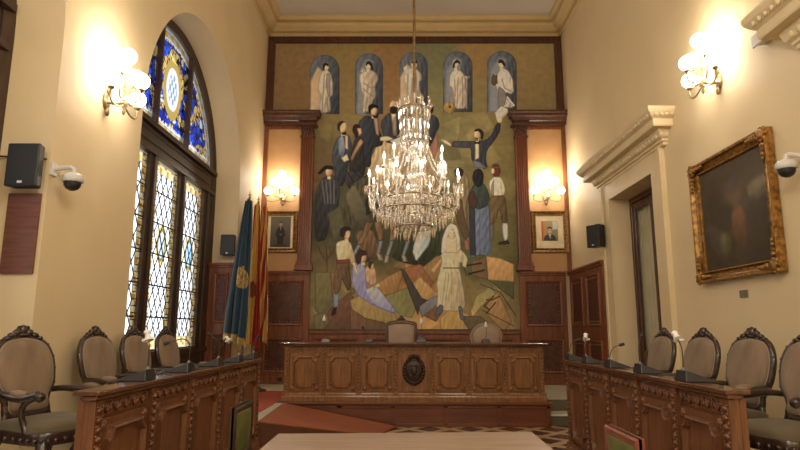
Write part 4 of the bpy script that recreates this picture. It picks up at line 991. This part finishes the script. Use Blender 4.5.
for i, y in enumerate((7.15, 6.52, 5.80, 5.0, 4.2)):
    microphone('black gooseneck microphone '+labs[i], (LX, y, zt_), PI/2, necks[i], i in (1, 4), s=1.25)
zd = .376+.905+.001
microphone('grey based microphone with tall neck and white cover, left part of the presiding desk', (-1.27, 9.85, zd), 0, [(-.0,-.01,.12),(-.03,-.02,.30)], 'drop', True, s=.95)
microphone('black microphone between the left end and the centre of the presiding desk', (-.56, 9.85, zd), 0, [(-.03,.0,.06),(-.09,.0,.16)], False, s=.95)
microphone('black microphone with white cover just right of the presiding chair', (.30, 9.85, zd), 0, [(.01,-.01,.12),(.0,-.02,.24)], 'drop', s=1.15)
microphone('black microphone with white cover before the round backed chair', (1.36, 9.85, zd), 0, [(.01,-.01,.10),(.0,-.02,.20)], 'drop', s=1.0)

# ================================================================== SCONCES
def sconce():
    root = thing('wall_sconce', 'x', 'wall lamp', (0,0,0), 0, 'globe sconces')
    m = MB(); m.sph((0,-.01,0), (.07,.025,.10), 14, 8); m.sph((0,-.03,.11), (.035,.02,.05), 8, 6); m.sph((0,-.03,-.12), (.03,.02,.05), 8, 6); m.build('back_plate', brass, root)
    m = MB(); m.tube([(0,-.03,-.02),(0,-.14,-.04),(0,-.2,-.02)], .016, 8); m.lathe([(.004,-.16),(.014,-.14),(.02,-.12),(.012,-.10),(.03,-.06),(.042,-.02),(.03,.02),(.014,.04),(.02,.06),(.012,.09),(.026,.13),(.014,.17),(.01,.36)], 12, (0,-.2,0)); m.build('stem', brass, root)
    G = [((0,-.2,.50), 'top'), ((-.165,-.22,.33), ''), ((.165,-.22,.33), ''), ((0,-.36,.22), ''), ((-.29,-.2,.13), ''), ((.29,-.2,.13), '')]
    for k, ((x, y, z), tp) in enumerate(G):
        m = MB(); z1 = z-.105
        if not tp:
            s = Vector((x, y+.2, 0)); L_ = s.length; s = s.normalized() if L_ > 0 else Vector((0,-1,0))
            b_ = Vector((0,-.2,-.04 if z < .2 else .06))
            m.tube(bez(b_, b_+s*L_*.5+Vector((0,0,-.12)), b_+s*L_*1.25+Vector((0,0,-.10)), (x, y, z1), 9), .010, 7)
            m.tube([b_+s*(.07+.03*math.cos(t))+Vector((0,0,.03+.03*math.sin(t))) for t in [q*.6 for q in range(9)]], .006, 5)
        else: m.tube([(0,-.2,.30),(0,-.2,z1)], .010, 7)
        m.lathe([(.008,-.02),(.03,-.005),(.036,.012),(.02,.025)], 12, (x, y, z1)); m.build('arm', brass, root)
        m = MB(); m.sph((x, y, z), .088, 20, 14); m.build('glass_globe', globe_m, root)
    return root
sp = sconce()
for i, (x, y, z, rz, w_, lab) in enumerate(((-2.66, YB-.04, 4.34, 0, 1, 'brass sconce with six lit globes above the old portrait, back wall left'), (3.15, YB-.04, 4.36, 0, 1, 'brass sconce with six lit globes above the colour portrait, back wall right'),
                                (XL, 5.86, 3.86, 90, 1.25, 'brass sconce with six lit globes on the left wall beside the arched window'), (XR, 6.42, 4.33, -90, 1.25, 'brass sconce with six lit globes on the right wall above the dark painting'))):
    o = place(sp, i == 0, (x, y, z), math.radians(rz), lab)
    for dx, dz in ((-.12, .42), (.12, .42), (0, .02)):
        lamp('sconce_light', (dx, -.24, dz), SCONCE_W*w_/3, .06, parent=o)

# ================================================================== CHANDELIER
CH = Vector((.17, 8.6, 0)); CY = 8.6
ch = thing('chandelier', 'large crystal chandelier with lit candle bulbs hanging in the middle of the hall', 'chandelier', (CH.x, CH.y, 0))
m = MB(); m.lathe([(.01,8.42),(.12,8.49),(.16,8.56),(.16,8.60)], 20); m.build('ceiling_rose', brass, ch)
m = MB(); m.tube([(0,0,5.0),(0,0,8.5)], .022, 8)
m.build('suspension_rod', brass, ch)
m = MB(); m.lathe([(.03,2.93),(.06,2.98),(.13,3.06),(.16,3.12),(.09,3.18),(.05,3.26),(.08,3.36),(.12,3.44),(.07,3.50),(.045,3.60),(.08,3.72),(.10,3.80),(.05,3.88),(.04,4.0),(.07,4.1),(.11,4.2),(.12,4.3),(.06,4.38),(.04,4.5),(.07,4.6),(.09,4.7),(.05,4.78),(.03,4.9),(.02,5.05)], 16)
m.build('cut_glass_stem', crystal, ch)
for r_, z in ((.24, 4.82), (.20, 4.3), (.42, 3.42), (.56, 3.22), (.30, 2.98)):
    m = MB(); m.tube([(r_*math.cos(a), r_*math.sin(a), z) for a in [2*PI*k/32 for k in range(32)]], .011, 6, True)
    for k in range(4): a = PI*k/2+.3; m.tube([(.03*math.cos(a), .03*math.sin(a), z-.02), (r_*math.cos(a), r_*math.sin(a), z)], .007, 5)
    m.build('brass_ring', brass, ch)
rnd = random.Random(5)
for k in range(8):          # scrolled glass brackets of the crown
    a = 2*PI*k/8+.2; c, s = math.cos(a), math.sin(a); m = MB()
    m.tube([(r_*c, r_*s, z) for r_, z in bez((.05,4.15), (.34,4.2), (.12,4.75), (.27,4.88), 10)], .016, 6)
    m.tube([((.21+.05*math.cos(t))*c, (.21+.05*math.cos(t))*s, 4.36+.05*math.sin(t)) for t in [q*.7 for q in range(8)]], .010, 5)
    m.sph((.27*c, .27*s, 4.91), (.03,.03,.045), 8, 6)
    m.build('crown_scroll', crystal, ch)
drops = []      # (x, y, z, r, h)
def candle(parent, x, y, z, hgt):
    m = MB(); m.lathe([(.012,-.03),(.05,-.012),(.068,.004),(.066,.01),(.03,0.0),(.02,.02),(.022,.035)], 14, (x, y, z), wave=.08, nw=8); m.build('drip_pan', crystal, parent)
    m = MB(); m.lathe([(.014,.02),(.014,.02+hgt)], 10, (x, y, z)); m.build('candle', candle_m, parent)
    m = MB(); m.lathe([(.006,0),(.017,.022),(.019,.04),(.012,.075),(.003,.105)], 10, (x, y, z+.02+hgt)); m.build('flame_bulb', flame_m, parent)
for n, R_, zb_, zs, a0 in ((12, .68, 3.58, 3.30, .13), (7, .46, 3.92, 3.62, .4)):
    for k in range(n):
        a = a0+2*PI*k/n; c, s = math.cos(a), math.sin(a)
        m = MB(); P = bez((.06*c,.06*s,zs), (R_*.45*c,R_*.45*s,zs-.26), (R_*1.05*c,R_*1.05*s,zs-.22), (R_*c,R_*s,zb_-.03), 10); m.tube(P, .014, 6)
        m.tube([((R_*.55+.05*math.cos(t))*c, (R_*.55+.05*math.cos(t))*s, zs+.02+.05*math.sin(t)) for t in [q*.7 for q in range(8)]], .009, 5)
        arm = m.build('candle_arm', crystal, ch); candle(arm, R_*c, R_*s, zb_, .11 if k % 2 else .14)
        for q in range(9):   # lustres round each drip pan
            b_ = 2*PI*q/9; drops.append((R_*c+.066*math.cos(b_), R_*s+.066*math.sin(b_), zb_, .014, rnd.uniform(.09,.14)))
        for q in (3, 5, 7, 9): p = P[q]; drops.append((p[0], p[1], p[2]-.01, .017, rnd.uniform(.11,.16)))
for k in range(14):         # bead swags from the crown to the arms
    a = 2*PI*k/14+.1; c, s = math.cos(a), math.sin(a); m = MB(); n_ = 26
    for q in range(n_):
        t = q/(n_-1); r_ = .24+(.46-.24)*t**1.2-.10*math.sin(PI*t); z = 4.80-(4.80-3.72)*t-.08*math.sin(PI*t); m.octa((r_*c, r_*s, z), .016)
    m.tube([(r2*c, r2*s, z2) for r2, z2 in [(.24+.22*t**1.2-.10*math.sin(PI*t), 4.80-1.08*t-.08*math.sin(PI*t)) for t in [q/20 for q in range(21)]]], .003, 4); m.build('bead_strand', crystal, ch, fix=False)
for k in range(12):
    a = 2*PI*k/12+.13; c, s = math.cos(a), math.sin(a); a2 = a+2*PI/12; m = MB()
    for q in range(14):
        t = q/13; x = .68*(c*(1-t)+math.cos(a2)*t); y = .68*(s*(1-t)+math.sin(a2)*t); m.octa((x, y, 3.54-.14*math.sin(PI*t)), .014)
    m.tube([(.68*(c*(1-t)+math.cos(a2)*t), .68*(s*(1-t)+math.sin(a2)*t), 3.54-.14*math.sin(PI*t)) for t in [q/13 for q in range(14)]], .003, 4)
    m.build('bead_strand', crystal, ch, fix=False)
for r_, z, n, h0, h1 in ((.24,4.81,22,.12,.2),(.20,4.29,20,.1,.16),(.42,3.41,34,.12,.17),(.56,3.21,44,.13,.19),(.44,3.12,34,.13,.2),(.30,2.97,26,.12,.18),(.16,2.94,12,.12,.17),(.10,4.6,10,.1,.14),(.66,3.36,46,.11,.16),(.52,3.34,34,.1,.15),(.15,4.95,12,.06,.1),(.12,4.1,12,.1,.15),(.3,3.75,22,.1,.15),(.22,4.62,16,.12,.18),(.17,4.42,14,.12,.18)):
    for k in range(n): a = 2*PI*k/n+r_*7; drops.append((r_*math.cos(a), r_*math.sin(a), z, .017, rnd.uniform(h0, h1)))
for k in range(16):         # glass leaves and spires of the crown
    a = 2*PI*k/16; r_ = .24 if k % 2 else .13; drops.append((r_*math.cos(a), r_*math.sin(a), 5.0 if k % 2 else 5.08, .022, .2))
drops.append((0, 0, 2.92, .035, .14))
drops.sort(key=lambda d_: d_[1]-.3*abs(d_[0]))
for d_ in drops[:98]:
    MB().diamond(d_[:3], d_[3], d_[4]).build('crystal_drop', crystal, ch, fix=False)
m = MB()
for d_ in drops[98:]: m.diamond(d_[:3], d_[3], d_[4])
for i in range(520):        # small cut beads that fill the basket and the crown
    a = rnd.uniform(0, 2*PI)
    if i < 300: z = rnd.uniform(2.95, 3.5); R0 = .12+.5*((z-2.95)/.55)**.6; r_ = R0*rnd.uniform(.6, 1)
    else: z = rnd.uniform(3.9, 5.0); r_ = rnd.uniform(.08, .23)*(1 if z > 4.5 else .85)
    m.octa((r_*math.cos(a), r_*math.sin(a), z), rnd.uniform(.012, .022))
tag(m.build('small_crystals', crystal, ch, fix=False), kind='stuff')
for k in range(6):
    a = 2*PI*k/6+.3; lamp('chandelier_light', (.56*math.cos(a), .56*math.sin(a), 3.92), CHANDELIER_W/7, .08, parent=ch)

# ================================================================== FLAGS
def flag(pole_xy, ztip, label, colfn, wtop, wbot, zb0, zb1, dx, seed, stand=True, lean=0):
    x, y = pole_xy; root = thing('flag', label, 'flag', (x, y, ZP+.0085), 0, 'flags on poles')
    m = MB(); m.tube([(0,0,.04),(lean,0,ztip-ZP-.14)], .014, 8); m.build('pole', pole_m, root)
    m = MB(); zt = ztip-ZP; m.lathe([(.008,-.16),(.026,-.14),(.012,-.12),(.02,-.10),(.006,-.04),(.002,0)], 8, (lean,0,zt)); m.box(lean-.03, lean+.03, -.006, .006, zt-.10, zt-.085); m.build('finial', brass, root)
    m = MB(); m.lathe([(.15,0),(.15,.03),(.05,.05),(.03,.12),(.02,.13)], 16); m.build('stand', black_plastic, root)
    nu, nv = 70, 120; Uu, Vv = np.meshgrid(np.linspace(0,1,nu), np.linspace(0,1,nv)); rs = np.random.RandomState(seed)
    w_ = wtop+(wbot-wtop)*np.clip(Vv*1.25,0,1)**.8; ph = rs.uniform(0,6)
    X = lean*(1-Vv)+dx*Vv+(Uu-.5)*w_+.012*np.sin(Uu*19+ph+Vv*2)
    Y = -.055+(.03+.045*Vv)*np.sin(Uu*23+ph+.8*np.sin(Vv*3+ph))+.02*np.sin(Uu*9+Vv*4)
    zt0 = ztip-ZP-.17; zbt = zb0+(zb1-zb0)*Uu-ZP; Z = zt0-.05*np.abs(Uu-.5)*2+(zbt-zt0)*Vv
    C = colfn(Uu, Vv)
    grid_mesh('flag_cloth', np.stack([X, Y, Z], -1), C, flag_m, root, None, .006, True)
    return root
def blue(U_, V_):
    C = np.zeros(U_.shape+(3,)); C[:] = lin((58,80,96)); e = (V_ > .955) | (U_ > .97) | ((U_ < .03) & (V_ > .1))
    C[e] = lin((186,156,92)); d_ = np.hypot((U_-.55)/.30, (V_-.56)/.075)
    rs = np.random.RandomState(2).rand(*U_.shape); C = np.where((d_ < 1)[..., None], np.where((rs < .35)[..., None], lin((110,80,50)), lin((208,176,118))), C)
    return C
def spain(U_, V_):
    q = (U_+.25*V_) % 1.0; C = np.where(((q < .3) | (q > .72))[..., None], lin((170,56,46)), lin((216,178,92)))
    d_ = np.hypot((U_-.35)/.28, (V_-.62)/.06); return np.where((d_ < 1)[..., None], lin((150,84,56)), C)
def catalan(U_, V_):
    q = (U_*2.2+V_*2.0) % 1.0; return np.where((q < .45)[..., None], lin((172,60,46)), lin((218,182,104)))
flag((-2.74, 10.25), 3.94, 'blue flag with gold fringe and crest on a pole beside the window', blue, .10, .43, 1.36, 1.20, -.12, 1)
flag((-2.70, 10.72), 3.96, 'red and yellow flag on a pole between the blue flag and the striped flag', spain, .09, .24, 1.28, 1.14, .03, 4)
flag((-2.66, 11.15), 4.02, 'red and yellow striped flag nearest the back wall', catalan, .09, .26, 1.5, 1.22, .02, 9)

# ================================================================== WALL THINGS
def portrait(label, loc, w_, h_, wf, fn, mat_w, rz=0, cat='portrait'):
    root = thing('framed_portrait', label, cat, loc, rz)
    W, H = w_-2*wf, h_-2*wf
    frame_mb(W, H, [(0,0),(0,.03),(wf*.2,.035),(wf*.35,.022),(wf*.7,.045),(wf*.9,.05),(wf,.03),(wf,0)]).build('frame', old_gold, root)
    mo = MB().box(-W/2, W/2, -.012, 0, -H/2, H/2).build('mount', cream_mat, root)
    pw, ph, oz = mat_w; picture('print', pw, ph, 60, fn, root, y=-.0135).location.z = oz
    return root
def old_portrait(p):
    w_, h_ = 44, 68
    p.poly([(-1,-1),(50,-1),(50,80),(-1,80)], (96,90,82), (62,58,54), 80, 0, False)
    p.ell(22,17,3.6,4.6,(150,130,110)); p.poly([(18.4,15),(19,12),(22,11),(25.5,12.5),(25.6,15),(22,14)],(40,34,30))
    p.poly([(14,28),(19,22.5),(25,22.5),(30,28),(33,42),(29,46),(28,64),(16,64),(15,46),(11,41)], (30,28,28), None); p.poly([(20.5,22.5),(23.5,22.5),(22.5,31),(21.5,31)], (150,140,126))
    p.line([(14,36),(22,40),(31,36)], 2.2, (52,48,46)); p.ell(22.5,40,2,1.6,(130,112,96)); p.line([(8,64),(38,64)], 5, (50,46,42))
def colour_portrait(p):
    p.poly([(-1,-1),(60,-1),(60,70),(-1,70)], (150,140,112), (110,110,86), 90, 0, False)
    p.poly([(0,0),(9,0),(11,50),(0,50)], (170,70,50), (190,150,80), 0, 0, False); p.poly([(24,0),(36,0),(36,18),(24,20)], (190,196,180), sm=False)
    p.poly([(3,50),(6,34),(14,29),(22,29),(30,34),(34,50)], (44,48,66)); p.poly([(15.5,29),(21,29),(19.5,40),(17.5,40)], (220,216,206)); p.poly([(17.6,31),(19.4,31),(19.2,40),(17.8,40)], (60,62,96), sm=False)
    p.ell(18.3,21,5,7,(206,160,128)); p.poly([(13,20),(13.5,14.5),(18,12.5),(23,14.5),(23.4,20),(21.6,17),(15,17)], (50,38,32)); p.line([(14.5,20.5),(22,20.5)], .8, (60,46,40))
portrait('old dark full length portrait in gilt frame left of the mural', (-2.685, YB-.04, 3.59), .76, .93, .105, old_portrait, (.44, .68, 0))
portrait('small colour head portrait with wide mount in gilt frame right of the mural', (3.205, YB-.04, 3.60), .81, .93, .105, colour_portrait, (.36, .44, .02))
# large dark painting
def dark_painting(p):
    lift = 1.9
    p.poly([(-5,-5),(170,-5),(170,140),(-5,140)], (52,44,34), (40,34,26), 60, 0, False)
    for cx, cy, rx, ry, c, a in ((60,42,26,20,(64,54,46),0),(70,62,20,30,(84,60,42),60),(84,40,18,14,(74,62,48),0),(52,60,14,18,(50,44,34),0),(44,92,10,14,(84,82,56),90),(98,70,26,30,(54,48,40),0),(120,40,24,10,(82,76,58),0),(78,96,14,22,(60,46,34),0),(70,26,10,8,(58,56,60),0),(30,40,18,24,(46,38,30),0)):
        p.poly([(cx+rx*math.cos(t), cy+ry*math.sin(t)) for t in [PI*k/8 for k in range(16)]], c, (46,38,30), a, 0, False, 9)
    p.poly([(62,58),(80,52),(88,70),(84,96),(70,98),(62,80)], (96,66,44), (60,44,32), 90, 0, True, 6); p.poly([(96,36),(140,28),(140,36),(98,46)], (88,80,60), None, 0, 0, True, 5)
    p.C *= lift
bp_ = thing('framed_painting', 'large darkened oil painting in a heavy carved gilt frame on the right wall', 'painting', (XR-.01, 6.355, 2.765), -PI/2)
W, H, wf = 1.31, 1.17, .13
frame_mb(W, H, [(0,0),(0,.03),(.02,.045),(.03,.025),(.085,.05),(.10,.085),(.125,.09),(wf,.06),(wf,0)]).build('frame', gold, bp_)
m = MB()
for i in range(70): 
    u = -W/2+W*(i+.5)/70
    for z in (-H/2-.012, H/2+.012): m.octa((u, -.046, z), .011)
for i in range(60):
    z = -H/2+H*(i+.5)/60
    for u in (-W/2-.012, W/2+.012): m.octa((u, -.046, z), .011)
m.build('beading', gold, bp_, fix=False)
for sx in (-1, 1):
    for sz in (-1, 1):
        m = MB(); cx, cz = sx*(W/2+.07), sz*(H/2+.07)
        m.sph((cx, -.085, cz), (.06,.03,.06), 10, 6)
        for k in range(7): a = 2*PI*k/7; m.sph((cx+.06*math.cos(a), -.08, cz+.06*math.sin(a)), (.028,.022,.028), 7, 5)
        for k in range(4): m.sph((cx-sx*(.11+.045*k), -.085, cz+.0), (.028,.02,.035-.005*k), 7, 5); m.sph((cx, -.085, cz-sz*(.11+.045*k)), (.035-.005*k,.02,.028), 7, 5)
        m.build('corner_ornament', gold, bp_)
picture('oil_canvas', W, H, 150, dark_painting, bp_, attr_mat('old_varnished_paint', .35, coat=.3, noise=.2), y=-.015)
tag(MB().box(XR-.012, XR, 6.27, 6.42, 1.84, 1.92).build('wall_plaque', plaque_m, bev=.003), 'small grey plaque on the wall under the dark painting', 'plaque')

def speaker(label, loc, rz, w_, h_, dp, gap=.12):
    root = thing('loudspeaker', label, 'speaker', loc, rz, 'wall loudspeakers')
    m = MB(); m.add([(x*w_/2*(1 if y < -.5 else .8), -gap-(dp if y < -.5 else 0), z*h_/2) for x in (-1,1) for y in (-1,0) for z in (-1,1)], [(0,1,3,2),(4,6,7,5),(0,4,5,1),(2,3,7,6),(0,2,6,4),(1,5,7,3)])
    m.build('cabinet', black_plastic, root, .012)
    MB().box(-w_/2+.012, w_/2-.012, -gap-dp-.007, -gap-dp+.003, -h_/2+.012, h_/2-.012).build('grille', speaker_grille, root, .004)
    MB().box(-.02, .02, -gap-dp-.009, -gap-dp-.0065, -h_/2+.025, -h_/2+.045).build('maker_badge', white_plastic, root)
    m = MB(); m.box(-.04, .04, -.01, 0, -.07, .07); m.tube([(0,-.008,0),(0,-gap-.03,0)], .015, 8); m.build('wall_bracket', black_plastic, root)
speaker('large black loudspeaker near the left edge of the photo, above a wooden board', (-3.26, 4.995, 2.88), 0, .28, .38, .12, .03)
speaker('small black loudspeaker in the window recess beside the blue flag', (-3.23, 10.98, 3.02), 0, .26, .38, .17)
speaker('small black loudspeaker on the right wall between corner and door', (XR, 10.5, 3.14), math.radians(-62), .30, .40, .18, .14)
tag(MB().box(-3.45, -3.17, 5.0, 5.025, 1.96, 2.66).build('wooden_board', mat('reddish_board', lc(120,76,62), lc(98,58,46), .4, scale=4, stretch=(1,1,8))), 'reddish wooden board on the left wall recess under the large loudspeaker', 'board')
def dome(label, loc, rz):
    root = thing('dome_camera', label, 'security camera', loc, rz, 'dome security cameras')
    m = MB(); m.box(-.045, .045, -.02, 0, -.06, .06); m.tube([(0,-.01,.0),(0,-.16,.02),(0,-.19,.0),(0,-.19,-.04)], .022, 10); m.build('wall_arm', white_plastic, root, .004)
    m = MB(); m.lathe([(.03,-.03),(.075,-.05),(.09,-.07),(.09,-.115),(.08,-.12)], 20, (0,-.19,0)); m.build('housing', white_plastic, root)
    m = MB(); m.lathe([(.072,-.12),(.07,-.15),(.05,-.18),(.02,-.195),(.003,-.197)], 20, (0,-.19,0)); m.build('smoked_dome', black_plastic, root)
dome('white dome camera on the left wall corner beside the large loudspeaker', (XL, 5.08, 2.90), math.radians(90))
dome('white dome camera at the right edge beside the dark painting', (XR, 5.16, 3.05), math.radians(-90))
m = MB(); m.tube([(-3.6, 5.0, 3.0), (-3.15, 5.0, 2.97)], .008, 6); tag(m.build('cable_conduit', black_plastic), 'thin dark cable behind the large loudspeaker running to the dome camera', 'cable')
el = thing('emergency_light', 'white box light hanging under the cornice at the top right', 'emergency light', (XR-.002, 5.42, 4.33), -PI/2)
m = MB(); m.prism([(-.15,-.0),(.15,.0),(.15,.12),(-.15,.12)], 1, -.10, -.001); m.build('housing', white_plastic, el, .015)
MB().box(-.15, .15, -.125, -.101, -.03, .10).build('diffuser', white_plastic, el, .01)
m = MB(); m.tube([(-.12,-.03,.12),(-.14,-.03,.2),(-.13,-.02,.28)], .005, 5); m.build('cable', white_plastic, el)
so = MB(); so.box(-.05, .05, -.012, 0, -.035, .035); o = so.build('wall_socket', black_plastic); o.location = (-2.57, YB-.126, .46); tag(o, 'dark socket plate low on the left back panelling', 'socket')
so = MB(); so.box(-.05, .05, -.012, 0, -.035, .035); o = so.build('wall_socket', black_plastic); o.location = (2.9, YB-.126, .46); tag(o, 'dark socket plate low on the right back panelling', 'socket')
